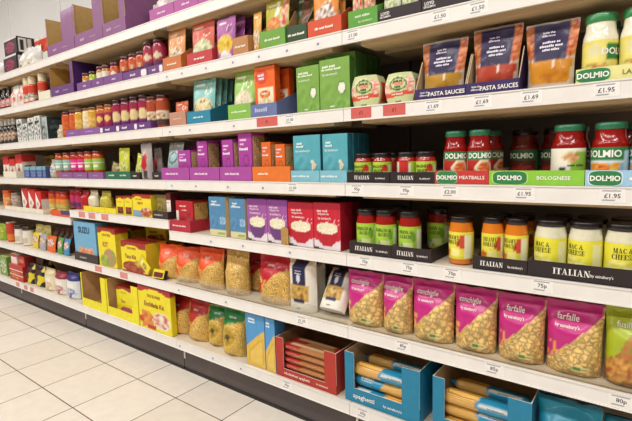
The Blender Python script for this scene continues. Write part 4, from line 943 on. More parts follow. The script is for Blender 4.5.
def flour(w, h):
    a = art('E9E3D6', ('r', .26, .50, .74, 1, '26244A'), ('e', .5, .66, .06, .10, 'D8D4E0'), ('r', .16, .22, .84, .50, 'C9A04A'), ('s', .5, .36, .32, .13, 'D8B45A', '8A5A24', 9), ('r', .3, .16, .7, .24, '2A2848'))
    return bag('pasta_pack', w, h, .07, a, 'film', [("taste the", .5, .80, .006, 'E4E0F0'), ("difference", .5, .75, .006, 'E4E0F0'), ('~5', .5, .07, .006, '8A8478')], seed=51, full=.85, seal=.985, gusset=.95, wob=.003, narrow=.03, cat='pack', part='paper_wrap')
put('flour', flour, 292, 318, 259, 'L1', .02, .07, 'white pasta pack with navy band standing upright by the bay joint', 'white pasta packs', mid=True)
put('flour', None, 320, 345, 274, 'L1', .012, .07, 'white pasta pack with navy band leaning backwards against the magenta bags', 'white pasta packs', mid=True, rx=-34, ry=0, hh=.165, dz=.0215)
put('flour', None, 303, 326, 262, 'L1', .118, .07, 'white pasta pack in shade behind the upright and leaning ones', 'white pasta packs', mid=True, hh=.17)

# ---- lowest shelf: red and green topped bags, blue lasagne boxes
put('nb_red0', nbag('B0241E', 45, txt='penne'), 173, 191.5, 297, 'L0', .042, .085, 'red topped wholewheat pasta bag beside the enchilada kit box', 'red topped wholewheat bags', mid=True)
put('nb_red0', None, 191.5, 214, 302, 'L0', .036, .085, 'red topped wholewheat pasta bag beside the green topped bags', 'red topped wholewheat bags', mid=True)
def gbag(w, h):
    a = art(('DDB556', 1.0), ('p', [(0, .58), (0, 1), (1, 1), (1, .78), (.5, .7)], '1F7A3A', 0.0), ('s', .45, .42, .28, .2, 'D8A83A', '8A7A2A', 6), ('e', .45, .42, .1, .08, '5A4A20', 1.0), ('p', [(.0, .45), (.1, .6), (.2, .6), (.05, .4)], '3A8A40', 0.0))
    return bag('noodle_bag', w, h, .085, a, 'noodle', [('tagliatelle', .5, .82, .009, 'E4F0DC', 1, .012)], seed=47, full=.5, seal=.94, wob=.008, narrow=.05, lean=.05)
put('gbag', gbag, 208.5, 228, 306, 'L0', .045, .085, 'green topped bag of pasta nests beside the red topped bags', 'green topped pasta bags', mid=True, rz=8)
put('gbag', None, 225.5, 247, 309.5, 'L0', .02, .08, 'green topped bag of pasta nests beside the blue lasagne box', 'green topped pasta bags', mid=True)
for k, (a, b, s) in enumerate(((183, 203, 'first'), (205, 224, 'second'))):
    put('nb_red0' if k == 0 else 'gbag', None, a, b, 304, 'L0', .135, .085, ('red topped wholewheat' if k == 0 else 'green topped')+' pasta bag in the shaded second row of the lowest shelf', 'pasta bags at the back of the lowest shelf', mid=True)
def lasbox(w, h):
    a = art('4F96CC', ('p', [(0, 0), (0, .34), (.55, .58), (1, .72), (1, 0)], 'E0B84A'), ('p', [(.12, .06), (.14, .28), (.6, .48), (.9, .58), (.92, .06)], 'D2A636'), ('p', [(.18, .08), (.2, .26), (.6, .44), (.84, .52), (.86, .08)], 'E4C05A'), ('r', .1, .80, .7, .82, 'DCEAF4'))
    return carton('lasagne_box', w, h, .06, a, '3A78AC', '3A78AC', [('~5', .34, .90, .011, 'F0F6FA', 1, .012), ('~6', .34, .84, .009, 'F0F6FA', 1, .01)])
put('lasbox', lasbox, 247.5, 266, 315, 'L0', .014, .06, 'blue and yellow lasagne box beside the green topped bag', 'blue lasagne boxes')
put('lasbox', None, 266.6, 283, 318, 'L0', .014, .06, 'blue and yellow lasagne box half hidden by the red spaghetti carton', 'blue lasagne boxes') if False else put('lasbox', None, 266.6, 276.2, 318, 'L0', .014, .06, 'narrow blue and yellow lasagne box beside the red spaghetti carton', 'blue lasagne boxes')
# ================================================================== bay of cooking sauces and taco kits, and the soy sauce bay beyond it
VIO = '86507F'
# ---- topmost shelf: opened mauve cartons, netted packs, odds and ends
def opencarton(pl, pr, hf, d=.26):
    return lambda w, h: tray('display_carton', w, d, h*hf, h, VIO, inner='C8A468', edge='D4B480', side=VIO, pl=pl, pr=pr, lines=[('~4', .28, .5, .016, 'C9A4C8', 1, .012), ("by sainsbury's", .66, .48, .008, 'C9A4C8')])
put('oc_a', opencarton(.006, .14, .3), 48.5, 75, 10, 'L6', .006, .26, 'opened mauve carton standing empty, beside the red crisp bag', 'opened mauve cartons', hh=.225)
put('oc_b', opencarton(.012, .085, .3), 75.5, 103, 0, 'L6', .006, .26, 'opened mauve carton in the middle of the topmost shelf row', 'opened mauve cartons', hh=.235)
put('oc_c', opencarton(.012, .05, .3), 103.4, 126, 0, 'L6', .006, .26, 'opened mauve carton beside the pink netted packs', 'opened mauve cartons', hh=.235)
put('cream_pack', lambda w, h: bag('cream_pack', w, h, .06, art('E9E0C4', ('s', .5, .4, .4, .3, 'F2ECD8', 'D8CCA4', 6)), 'film', seed=61, full=.6, cat='pack', wob=.006), 80, 96, 12, 'L6', .06, .06, 'cream paper pack inside the middle opened mauve carton', 'cream packs in the cartons', dz=.003, mid=True, hh=.13)
put('cream_pack', None, 107, 120, 6, 'L6', .06, .06, 'cream paper pack inside the carton beside the netted packs', 'cream packs in the cartons', dz=.003, mid=True, hh=.13)
def netpack(w, h):
    a = art('E4C4D4', *[('p', [(x, 0), (x+.05, 0), (x+.45, 1), (x+.40, 1)], 'C06A9A') for x in (-.3, -.1, .1, .3, .5, .7)], *[('p', [(x+.4, 0), (x+.45, 0), (x+.05, 1), (x, 1)], 'B8609A') for x in (-.3, -.1, .1, .3, .5, .7)])
    return bag('netted_pack', w, h, .05, a, 'film', seed=62, full=.4, seal=.97, wob=.012, cat='pack', nu=34, nv=30)
put('netpack', netpack, 134, 159, 8, 'L6', .005, .05, 'pink netted pack slumped beside the opened mauve carton', 'netted packs', mid=True, hh=.085)
put('whitepack', lambda w, h: bag('white_pack', w, h, .07, art('EDE6E0', ('s', .5, .5, .4, .3, 'F8F2EE', 'D4C4C4', 6), ('r', 0, 0, 1, .2, 'D8A8C4')), 'film', seed=63, full=.6, cat='pack', wob=.01), 151, 163, 0, 'L6', .10, .07, 'white pack behind the pink netted pack on the topmost shelf', 'white packs', mid=True, hh=.15)
def choc(w, h):
    a = art('2E2226', ('r', .0, .0, .9, .95, '3A2028'), ('s', .45, .45, .36, .32, 'A83A5A', '4A1A2A', 6), ('r', 0, .9, 1, 1, 'D8D0CC'))
    sa = art('241E20', ('r', .1, .1, .5, .9, 'E4DED8'), ('r', .15, .2, .42, .8, '2A2224'), ('r', .6, .3, .8, .9, 'D8D0CC'))
    return carton('rice_dessert_box', w, h, .11, a, '241E20', 'EDE7E2', side_art=sa)
put('choc', choc, 5, 17.5, 54, 'L6', .02, .11, 'dark box with pink picture on the topmost shelf, lower of two stacked', 'stacked dark boxes', hh=.112)
dk = put('choc', None, 5.2, 17.3, 54, 'L6', .022, .11, 'dark box with pink picture on the topmost shelf, upper of two stacked', 'stacked dark boxes', dz=.1145, hh=.105)
def whitebag(seed_):
    return lambda w, h: bag('rice_cracker_bag', w, h, .10, art('E9E5E0', ('s', .4, .5, .35, .3, 'F6F3EF', 'CFC4BC', 6), ('s', .6, .2, .3, .15, 'C8B898', 'EDE8E0', 7)), 'film', seed=seed_, full=.5, wob=.016, cat='bag')
put('wbag', whitebag(64), 28, 34, 38, 'L6', .03, .10, 'crumpled white bag beside the stacked dark boxes', 'crumpled white bags', mid=True, hh=.15)
put('wbag', None, 33, 43, 38, 'L6', .031, .10, 'crumpled white bag beside the opened mauve carton', 'crumpled white bags', mid=True, hh=.14)
put('wbag', None, -3, 5, 38, 'L6', .03, .10, 'crumpled white bag at the far end of the topmost shelf', 'crumpled white bags', mid=True, hh=.13)
put('crisp', lambda w, h: bag('crisp_bag', w, h, .08, art('E0461E', ('s', .5, .5, .3, .3, 'F08A3A', 'C8301A', 6), ('r', 0, .9, 1, 1, 'F0E4DC')), 'film', seed=66, wob=.014, lean=.1), 33, 48.5, 19, 'L6', .15, .08, 'bright red crisp bag standing up behind the white bags', 'crisp bags', mid=True, hh=.27)
put('smallbox', lambda w, h: carton('stock_cube_box', w, h, .06, art('BFD0CC', ('s', .5, .5, .4, .4, 'E0D8B0', '9AB8B8', 6)), 'C8B060', 'D8D8C8'), 43.5, 48, 50, 'L6', .008, .06, 'small pale box squeezed between the white bag and the mauve carton', 'small pale boxes', hh=.045)

# ---- sixth shelf
def soy(w=None):
    return bottle('soy_sauce_bottle', .026, .155, '1E1412', '2A2020', art('B8303A', ('s', .5, .5, .4, .4, 'E8D0C8', 'A82834', 7)), .12, .48, neck=.42, capc=.14)
for i, px in enumerate((2, 6.5, 11)):
    putj('soy', soy, px, 'L5', .05, 'dark soy sauce bottle with red label, '+ORD[i]+' from the aisle end of the sixth shelf', 'soy sauce bottles', rz=20)
def nut(w, h):
    return bag('nut_pouch', w, h, .07, art('E8DED4', ('s', .5, .45, .4, .35, 'F4EEE6', 'C8584A', 7)), 'film', seed=67, full=.5, cat='pouch', part='pouch_film')
put('nut', nut, 15, 21, 84, 'L5', .024, .07, 'white and red pouch beside the soy sauce bottles on the sixth shelf', 'white and red pouches', mid=True, hh=.15)
put('nut', None, 21.5, 28, 84, 'L5', .024, .07, 'white and red pouch beside the cream topped bottles on the sixth shelf', 'white and red pouches', mid=True, hh=.145)
def vin():
    return jar('dressing_bottle', .030, .19, 'D8481E', 'E4D8B8', art('D8401E', ('r', 0, .55, 1, 1, 'C83A1E'), ('s', .5, .28, .4, .24, 'F0E4D0', '3A2420', 6)), .08, .64, lidh=.3, neck=.80, shoulder=.6, seg=20, cat='bottle')
for i, (px, y) in enumerate(((29.5, .05), (34.5, .05), (44.5, .052))):
    putj('vin', vin, px, 'L5', y, 'red sauce bottle with tall cream top, '+['first from the aisle end', 'second from the aisle end', 'standing in the cream tray'][i], 'cream topped sauce bottles', rz=25, dz=.003 if i == 2 else 0)
put('t_cream5', lambda w, h: tray('display_tray', w, .2, h, h, 'E4DCC4', inner='C8B898'), 39, 50.5, 0, 'L5', .006, .2, 'cream cardboard tray beside the empty purple carton on the sixth shelf', 'cream trays', hh=.05)
put('oc_5', lambda w, h: tray('display_carton', w, .3, h*.32, h, '6A3F78', inner='B98E4A', edge='C9A878', side='4A2468', pl=.005, pr=.03, lines=[('~4', .30, .5, .015, 'C8B0D4', 1, .012), ("by sainsbury's", .66, .48, .008, 'C8B0D4')]), 51.5, 74, 55, 'L5', .006, .3, 'tall purple carton standing opened and empty on the sixth shelf', 'tall purple cartons', hh=.19)
def spice(sauce, lab, band, lid='4A1C1E', r=.026, h=.098, name='curry_paste_jar'):
    return lambda: jar(name, r, h, sauce, lid, art(lab, ('r', 0, 0, 1, .3, band), ('e', .5, .6, .12, .2, 'F0E8D8')), .10, .70, lidh=.17, neck=.9, shoulder=.74, seg=18)
PT = (('pt_w', 'C8B8A0', 'E6DFD4', 'D8CCC0'), ('pt_o', 'C87A2A', 'D8962E', 'B8641E'), ('pt_l', '9AB02A', 'B8CC3A', '8AA82A'), ('pt_c', 'B8743A', 'E4D6C0', '8A5A86'), ('pt_r', 'B8441E', 'D8682E', '7A3A6E'))
for i, (px, k) in enumerate(((82, 0), (88.5, 1), (95.2, 2), (101.5, 2), (105.5, 3), (111.3, 3), (117.3, 4))):
    c = PT[k]
    putj(c[0], spice(c[1], c[2], c[3]), px, 'L5', .05 if i != 3 else .115, 'small curry paste jar in the purple trays, '+ORD[i]+' from the empty purple carton', 'small curry paste jars', rz=30, dz=.003, s=1.0 if i < 4 else 1.14)
for i, (a, b) in enumerate(((77.5, 91.6), (92, 104), (104.3, 122.8))):
    put('t_vio', lambda w, h: tray('display_tray', w, .2, h, h, '7A4A86', inner='8A6A5A', lines=[('~5', .55, .5, .010, 'D8C4DC', 1, .012)]), a, b, 0, 'L5', .006, .2, 'purple cardboard tray of small curry paste jars, '+ORD[i]+' from the empty carton', 'purple jar trays', hh=.046)
for i, px in enumerate((128.3, 136.2, 144)):
    putj('curry_o', lambda: jar('curry_sauce_jar', .0325, .128, 'B03A16', '3A1618', art('C8541E', ('r', 0, .0, 1, .5, '5E2A58'), ('s', .5, .70, .12, .14, 'E8C89A', 'B8401E', 9)), .06, .74, lidh=.13, neck=.86, shoulder=.78, seg=20), px, 'L5', .055, 'orange curry sauce jar, '+ORD[i]+' from the small paste jars', 'orange curry sauce jars', rz=25, dz=.003)
for i, px in enumerate((153, 161.3)):
    putj('curry_m', lambda: jar('curry_sauce_jar', .034, .160, '8E1A2E', '3A1216', art('A82444', ('r', 0, 0, 1, .46, '5E2450'), ('p', [(.5, .84), (.66, .66), (.5, .50), (.34, .66)], 'DCC8A4')), .06, .78, lidh=.10, neck=.86, shoulder=.80, seg=20), px, 'L5', .055, 'tall maroon curry sauce jar, '+ORD[i]+' from the orange curry jars', 'maroon curry sauce jars', rz=25, dz=.003)
for i, (a, b) in enumerate(((123.4, 147.6), (148, 165))):
    put('t_vio2', lambda w, h: tray('display_tray', w, .2, h, h, '6E3E7A', inner='8A6A5A', logo=(.86, .5, .10, .36, 'E8E0E4', 'E8E0E4'), lines=[('~6', .42, .5, .011, 'E4D8E8', 1, .014)]), a, b, 0, 'L5', .006, .2, 'purple cardboard tray with a white round mark, '+ORD[i]+' from the small paste jars', 'purple jar trays', hh=.040)

# ---- fifth shelf
for i, px in enumerate((5, 8.8, 12.6, 16.4)):
    putj('balsam', lambda: bottle('vinegar_bottle', .0265, .175, '1A1414', 'B8B0A8', art('2E2624', ('s', .5, .5, .4, .4, 'D8B8A0', '2A2220', 8)), .1, .55, neck=.5, capc=.25), px, 'L4', .05, 'dark vinegar bottle with pale cap, '+ORD[i]+' from the aisle end of the fifth shelf', 'vinegar bottles', rz=20)
def noodlepot(w, h):
    a = art('DCDCD6', ('s', .5, .5, .48, .46, 'ECECE6', '1E1E1E', 7), ('r', .1, .72, .8, .8, '2A2A2A'))
    return carton('noodle_meal_box', w, h, .10, a, '9AA0A0', 'E4E4DE', cat='box')
for i, (a, b, t, hh_) in enumerate(((18.5, 23.5, 0, .155), (24, 28.5, 0, .12), (29.5, 35.5, 0, .15), (36, 42, 0, .155))):
    put('npot', noodlepot, a, b, t, 'L4', .02, .10, 'black and white printed noodle meal box, '+ORD[i]+' from the vinegar bottles', 'black and white boxes', hh=hh_)
put('clearpack', lambda w, h: carton('clear_noodle_pack', w, h, .16, art('A8B4B0', ('s', .4, .4, .4, .4, '2A3232', 'B8C0BC', 5)), '3A4646', 'A4BCBC', side_art=art('2E3838', ('s', .5, .6, .4, .3, '5A6A6A', '1E2626', 5)), flap=False), 43, 48.5, 0, 'L4', .03, .16, 'grey glossy noodle pack between the printed boxes and the orange jars', 'grey glossy packs', hh=.145)
put('grain', lambda w, h: bag('grain_pouch', w, h, .05, art('C8B898', ('s', .5, .5, .4, .4, 'E8DCC4', '8A7A5A', 6)), 'film', seed=70, cat='pouch', part='pouch_film'), 60.5, 65.5, 130, 'L4', .024, .05, 'small beige grain pouch beside the orange jars on the fifth shelf', 'grain pouches', mid=True, hh=.085)
def cjar(name, sauce, lab, extra, lid, h=.15, r=.0325):
    return lambda: jar(name, r, h, sauce, lid, art(lab, *extra), .08, .80, lidh=.10, neck=.86, shoulder=.80, seg=20)
FIVE = [(69.5, 'cj_or'), (76, 'cj_or'), (82.5, 'cj_ye'), (89.3, 'cj_cr'), (96.3, 'cj_ye'), (104.2, 'cj_mg'), (112, 'cj_mg'), (120.6, 'cj_mp'), (129.2, 'cj_mp'), (138, 'cj_mp'), (147, 'cj_mp'), (155.6, 'cj_ow'), (164.6, 'cj_ow')]
KF = {'cj_or': ('B8441A', 'CC5418', (('s', .5, .5, .2, .3, 'E07A34', 'B03414', 6),), '4A1C18', 'orange'), 'cj_ye': ('D09A2A', 'D49C24', (('s', .5, .5, .2, .3, 'ECD070', 'C0801E', 6),), '6A4420', 'yellow'), 'cj_cr': ('E0C890', 'E4D4AC', (('s', .5, .5, .2, .3, 'F4ECD8', 'C8A86A', 6),), '6A4420', 'cream'),
      'cj_mg': ('B86A22', '98184E', (('p', [(.36, .6), (.5, .78), (.64, .6), (.5, .42)], 'E8C060'), ('r', 0, 0, 1, .25, '7A1E5A'), ('r', 0, .92, 1, 1, 'C86A2E')), '8A4A22', 'magenta'), 'cj_mp': ('6A1424', '9C1240', (('p', [(.30, .5), (.42, .74), (.58, .74), (.70, .5), (.58, .28), (.42, .28)], 'DCC890'), ('r', 0, 0, 1, .30, '6A1E6A')), '2E1018', 'crimson and purple'),
      'cj_ow': ('9E3A16', 'A8441C', (('r', 0, 0, 1, .22, '4A2E28'), ('r', .25, .22, .75, .58, 'E4D4B8'), ('s', .5, .4, .14, .12, 'A86A3A', 'E4D4B8', 12)), '4A1C18', 'rust')}
cnt = {}
for px, k in FIVE:
    s_, l_, e_, d_, nm = KF[k]; cnt[k] = cnt.get(k, 0)+1
    putj(k, cjar('curry_sauce_jar', s_, l_, e_, d_, .165 if k == 'cj_mp' else .15), px, 'L4', .052, nm+' labelled curry sauce jar, '+ORD[cnt[k]-1]+' of its colour from the soy sauce', 'curry sauce jars on the fifth shelf', rz=25, dz=.003 if px < 158 else .003)
for i, (a, b) in enumerate(((66, 79), (79.3, 99.8))):
    put('t_mauve4', lambda w, h: tray('display_tray', w, .2, h, h, '8A5A9A', inner='8A6A5A', lines=[("by sainsbury's", .5, .5, .008, 'D8C4DC', 1, .01)]), a, b, 0, 'L4', .006, .2, 'mauve cardboard tray under the '+['orange', 'yellow and cream'][i]+' curry jars', 'mauve jar trays', hh=.038)
for i, (a, b) in enumerate(((100.2, 116), (116.3, 134), (134.3, 151))):
    put('t_vio3', lambda w, h: tray('display_tray', w, .2, h, h, '6A3A7A', inner='8A6A5A', logo=(.1, .5, .08, .36, 'E8E0E4', 'E8E0E4'), lines=[('~6', .5, .5, .011, 'EDE4F0', 1, .014)]), a, b, 0, 'L4', .006, .2, 'violet cardboard tray under the magenta and crimson jars, '+ORD[i]+' from the yellow jars', 'violet jar trays', hh=.034)
put('t_pink4', lambda w, h: tray('display_tray', w, .2, h, h, 'C08A72', inner='A8805A', slope=.2, lines=[("by sainsbury's", .5, .5, .008, 'E8D4C8', 1, .01)]), 170, 186, 0, 'L4', .006, .2, 'dusty pink cardboard tray beside the blue tray of teal sachets', 'dusty pink trays', hh=.060)
put('s_rust', sachet('s_rust', 'C8582A', 'E8B878', '8A3A1E', seed=15), 172, 184, 100, 'L4', .024, .028, 'rust orange sachet in the dusty pink tray', 'rust sachets', dz=.003, mid=True, hh=.105)

# ---- fourth shelf
def wedge(w, h):
    a = art('E8DCD0', ('r', 0, .60, 1, 1, 'C8302E'), ('p', [(.1, .1), (.5, .7), (.8, .1)], 'C8A888'), ('r', .3, .05, .6, .4, 'A84A3A'))
    return carton('sauce_kit_carton', w, h, .09, a, 'D8CCC0', 'C8302E', side_art=art('E0D4C8', ('r', 0, .7, 1, 1, 'C03030'), ('r', .2, .1, .7, .5, '6A3A34')))
for i, (a, b) in enumerate(((4.5, 10), (10.6, 16), (23, 29.5))):
    put('wedge', wedge, a, b, 0, 'L3', .05, .09, 'red topped white carton on the fourth shelf, '+ORD[i]+' from the aisle end', 'red topped cartons', dz=.003, hh=[.150, .13, .158][i])
put('t_cream3', lambda w, h: tray('display_tray', w, .2, h, h, 'E4DCC8', inner='C8B898'), 3.8, 16.6, 0, 'L3', .006, .2, 'cream cardboard tray under the red topped cartons', 'cream trays', hh=.045)
def bluetub(w, h):
    return carton('noodle_tub_box', w, h, .09, art('4A5A9A', ('r', 0, .7, 1, 1, '7AA8B0'), ('s', .5, .35, .4, .25, '8A9AC8', '2E3A6A', 6)), '3A4A7A', '8AA0B0')
for i, (a, b) in enumerate(((24.5, 30), (30.6, 36.5), (37, 42.6), (43.2, 48.6))):
    put('btub', bluetub, a, b, 0, 'L3', .016, .09, 'small blue pack at the front of the fourth shelf, '+ORD[i]+' from the red topped cartons', 'small blue packs', hh=.075) if i or True else None
put('yelbag', lambda w, h: bag('poppadom_bag', w, h, .07, art('C8A84A', ('s', .5, .5, .4, .35, 'E4D080', '8A5A2A', 6)), 'film', seed=72, wob=.014, full=.5), 33, 49, 160, 'L3', .115, .07, 'yellow glossy bag behind the small blue packs', 'yellow glossy bags', mid=True, hh=.15)
put('silver', lambda w, h: bag('snack_bag', w, h, .06, art('A8A4A0', ('s', .5, .5, .4, .35, 'DCD8D0', '5A4A5A', 6)), 'film', seed=73, wob=.012, full=.5), 51, 60, 160, 'L3', .03, .06, 'silver grey bag beside the teal labelled jars', 'silver grey bags', mid=True, hh=.12)
LB = {'lj_t': ('B8541E', '8FB8A8', 'teal'), 'lj_p': ('B8302A', 'D8308A', 'bright pink'), 'lj_g': ('C8541E', '9AC04A', 'apple green')}
for i, (px, k) in enumerate(((62.5, 'lj_t'), (70.3, 'lj_t'), (78, 'lj_p'), (85, 'lj_p'), (92, 'lj_g'), (99.8, 'lj_g'))):
    s_, l_, nm = LB[k]
    putj(k, lambda: jar('stir_fry_jar', .0325, .152, s_, '7A2E1E', art(l_, ('r', .1, .6, .8, .68, 'F0ECE0'), ('e', .5, .35, .1, .12, 'F0ECE0')), .30, .72, lidh=.10, neck=.88, shoulder=.78, seg=20), px, 'L3', .055, nm+' labelled stir fry sauce jar, '+['nearer the soy sauce bay', 'nearer the lime sachets'][i % 2], 'stir fry sauce jars', rz=25, dz=.003)
putj('lj_b', lambda: jar('stir_fry_jar', .0325, .125, '6A2A1E', '5A2A22', art('8A6A5A', ('r', .2, .2, .6, .8, 'C8B8A0')), .20, .72, lidh=.10, neck=.88, shoulder=.78, seg=20), 109, 'L3', .12, 'brown labelled stir fry sauce jar set back in shade', 'stir fry sauce jars', rz=25)
for i, (a, b) in enumerate(((59, 73), (73.6, 88), (88.6, 103.4))):
    put('t_mv3', lambda w, h: tray('display_tray', w, .2, h, h, ['8A5A92', '8A5A92', 'B8482A'][0], inner='8A6A5A', lines=[("by sainsbury's", .5, .5, .008, 'D8C4DC', 1, .01)]), a, b, 0, 'L3', .006, .2, 'mauve cardboard tray of stir fry jars, '+['under the teal labels', 'under the pink labels', 'under the green labels'][i], 'mauve jar trays', hh=.036)
put('s_limey', sachet('s_limey', 'BFC43A', 'E8E090', '8AA02A', seed=16), 119, 130.5, 148, 'L3', .022, .03, 'lime yellow spice sachet upright in the dark green tray', 'spice sachets', dz=.003, mid=True)
put('s_limey', None, 134, 142, 149, 'L3', .022, .03, 'lime yellow spice sachet leaning beside the grey pouch', 'spice sachets', dz=.003, mid=True, hh=.125, ry=9)
put('s_tri', sachet('s_tri', '8A7A4A', 'D89A4A', '4A4A2A', seed=17), 111.5, 119.5, 163, 'L3', .022, .03, 'olive brown spice sachet leaning over in the dark green tray', 'spice sachets', dz=.003, mid=True, hh=.085, ry=14)
put('t_dkg3', lambda w, h: tray('display_tray', w, .18, h, h, '2F6A4A', inner='6A7A5A', lines=[('~45', .25, .5, .009, 'D4E4D4', 1, .01), ('~45', .72, .5, .009, 'D4E4D4', 1, .01)]), 106, 130.6, 0, 'L3', .006, .18, 'dark green cardboard tray of lime and olive spice sachets', 'dark green spice trays', hh=.040)
def redprint(w, h):
    a = art('A49A96', ('r', 0, .86, 1, 1, '8E8682'), ('p', [(.2, .40), (.3, .70), (.5, .74), (.7, .62), (.74, .36), (.5, .22)], 'B8242A'), ('e', .36, .74, .12, .07, 'D8B8A8'), ('r', .45, .02, .75, .24, '4A3A3C'))
    return bag('spice_pouch', w, h, .04, a, 'film', seed=74, cat='pouch', part='pouch_film', full=.4, narrow=.03)
put('redprint', redprint, 143, 154, 143.5, 'L3', .004, .04, 'grey spice pouch with red print standing in front of the dark tray', 'grey spice pouches', mid=True)
put('redprint', None, 156, 163.5, 146, 'L3', .065, .04, 'grey spice pouch set behind the red printed one', 'grey spice pouches', mid=True, hh=.155)
def tealpouch(w, h):
    a = art('9FB4B4', ('r', 0, .8, 1, 1, '8A8A86'), ('e', .5, .58, .3, .16, '4A5658'), ('e', .5, .58, .24, .12, '8FB0B4'), ('r', 0, 0, 1, .26, '5AB0B8'))
    return bag('spice_pouch', w, h, .04, a, 'film', seed=75, cat='pouch', part='pouch_film', full=.4, narrow=.03, lean=.12)
put('tealp', tealpouch, 166, 180, 146, 'L3', .022, .04, 'teal and grey spice pouch leaning in the first purple noodle tray', 'teal spice pouches', dz=.003, mid=True, hh=.17)
for i, (a, b) in enumerate(((130.8, 140.2), (152.6, 161.6))):
    put('t_blk3', lambda w, h: tray('display_tray', w, .18, h, h, '332A2C', inner='5A4A44', lines=[('~6', .5, .5, .008, 'D8D0C8', 1, .01)]), a, b, 0, 'L3', .006 if i == 0 else .012, .028 if False else .18, 'black cardboard spice tray, '+['before the red printed pouch', 'after the red printed pouch'][i], 'black spice trays', hh=.036)

# ---- third shelf: jars and wraps (soy sauce bay at normal height, taco bay one notch higher)
putj('otub', lambda: jar('stock_tub', .036, .135, 'D8682A', 'C8481E', art('D8722E', ('s', .5, .5, .3, .3, 'F0C88A', 'C84A1E', 6)), .1, .8, lidh=.14, neck=.97, shoulder=.8, seg=18), 10, 'L2', .055, 'orange tub at the aisle end of the third shelf', 'orange tubs', rz=20, dz=.003)
putj('gtub', lambda: jar('stock_tub', .034, .12, 'A89A8A', '8A7A6A', art('B8A898', ('s', .5, .5, .3, .3, 'D8CCC0', '7A5A4A', 6)), .1, .8, lidh=.14, neck=.97, shoulder=.8, seg=18), 18, 'L2', .06, 'grey brown tub beside the orange tub on the third shelf', 'grey brown tubs', rz=20, dz=.003)
def rwbox(w, h):
    a = art('C8302E', ('p', [(0, .0), (0, .95), (.75, .4), (.2, 0)], 'EDE6DE'), ('e', .3, .4, .16, .1, 'C8A080'))
    return carton('sauce_kit_carton', w, h, .09, a, 'B82A2A', 'D8453E', side_art=art('E8DED4', ('r', 0, .65, 1, 1, 'C8302E')))
for i, (a, b) in enumerate(((23.5, 29.5), (30, 36.5), (37, 42.5), (43.5, 50.5))):
    put('rwbox', rwbox, a, b, 0, 'L2', .03, .09, 'red carton with white wedge print, '+ORD[i]+' from the grey brown tub', 'red and white cartons', dz=.003 if i < 3 else 0, hh=[.158, .152, .142, .150][i])
put('t_cream2', lambda w, h: tray('display_tray', w, .2, h, h, 'E4DCC8', inner='C8B898'), 5, 43.4, 0, 'L2', .006, .2, 'long cream cardboard tray holding the tubs and red cartons', 'cream trays', hh=.03)
for i, (px, k) in enumerate(((55.5, 0), (61.3, 0), (67.2, 0))):
    putj('sj_o', lambda: jar('salsa_jar', .031, .150, 'C84A22', 'A82A22', art('C8B04A', ('r', 0, .6, 1, 1, 'D88A3A'), ('s', .5, .3, .2, .2, 'E8D890', '8A8A3A', 6)), .12, .66, lidh=.14, neck=.92, shoulder=.76, seg=18), px, 'L2', .06, 'orange salsa jar, '+ORD[i]+' from the red and white cartons', 'orange salsa jars', rz=20, dz=.003)
put('t_or2', lambda w, h: tray('display_tray', w, .2, h, h, 'D8582A', inner='A87848', front=art('D8582A', ('r', .55, .3, 1, 1, '4A3A6A'))), 51.5, 70.3, 0, 'L2', .006, .2, 'orange cardboard tray under the salsa jars', 'orange salsa trays', hh=.038)
L2 = 'L2c'
for i, px in enumerate((76.5, 82)):
    putj('sj_p', lambda: jar('salsa_jar', .030, .125, 'B0243A', '8A1A2A', art('B82A5A', ('r', 0, 0, 1, .4, '5A2A6A')), .12, .66, lidh=.14, neck=.92, shoulder=.76, seg=18), px, L2, .065, 'crimson salsa jar, '+ORD[i]+' from the aisle end of the raised shelf', 'crimson salsa jars', rz=20)
def wrapk(c, band):
    return lambda w, h: bag('tortilla_pack', w, h, .06, art(c, ('s', .5, .5, .3, .3, c, band, 6), ('r', 0, .9, 1, 1, band)), 'film', seed=76, full=.6, cat='pack', narrow=.04)
put('wr_r', wrapk('B8242A', '8E1A20'), 84.5, 90.5, 191, L2, .022, .06, 'red tortilla pack standing upright in the yellow tray', 'tortilla packs', dz=.003, mid=True, hh=.115)
put('wr_c', wrapk('E8E0C8', 'C8B888'), 92.5, 105, 191, L2, .022, .06, 'cream tortilla pack standing upright in the yellow tray', 'tortilla packs', dz=.003, mid=True, hh=.115)
put('wr_y', wrapk('CFC04A', '9A9A3A'), 106.5, 115.5, 192, L2, .022, .06, 'yellow green tortilla pack standing upright in the yellow tray', 'tortilla packs', dz=.003, mid=True, hh=.115)
for i, (a, b) in enumerate(((84, 92), (92.4, 104.8), (105.2, 116))):
    put('t_yel2', lambda w, h: tray('display_tray', w, .16, h, h, 'E8D52A', inner='C8A868'), a, b, 0, L2, .006, .16, 'yellow cardboard tray under the '+['red', 'cream', 'yellow green'][i]+' tortilla pack', 'yellow tortilla trays', hh=.030)
def spicebox(w, h):
    a = art('EAD62E', ('r', 0, .86, 1, 1, '8E2A24'), ('e', .5, .84, .3, .09, 'EAD62E'), ('r', .12, .04, .88, .42, '5A2A1E'), ('s', .5, .3, .36, .12, 'B8502A', '3A1E14', 8))
    return carton('taco_seasoning_box', w, h, .07, a, 'D8C42A', '8E2A24', [("OLD EL PASO", .5, .70, .0055, 'A8301E', .8, .01)])
for i, (a, b) in enumerate(((117, 124.7), (125.2, 133))):
    put('spicebox', spicebox, a, b, 196.5, L2, .012, .07, 'small yellow seasoning box with dark food picture, '+['beside the tortilla packs', 'beside the fajita kit'][i], 'small yellow seasoning boxes')
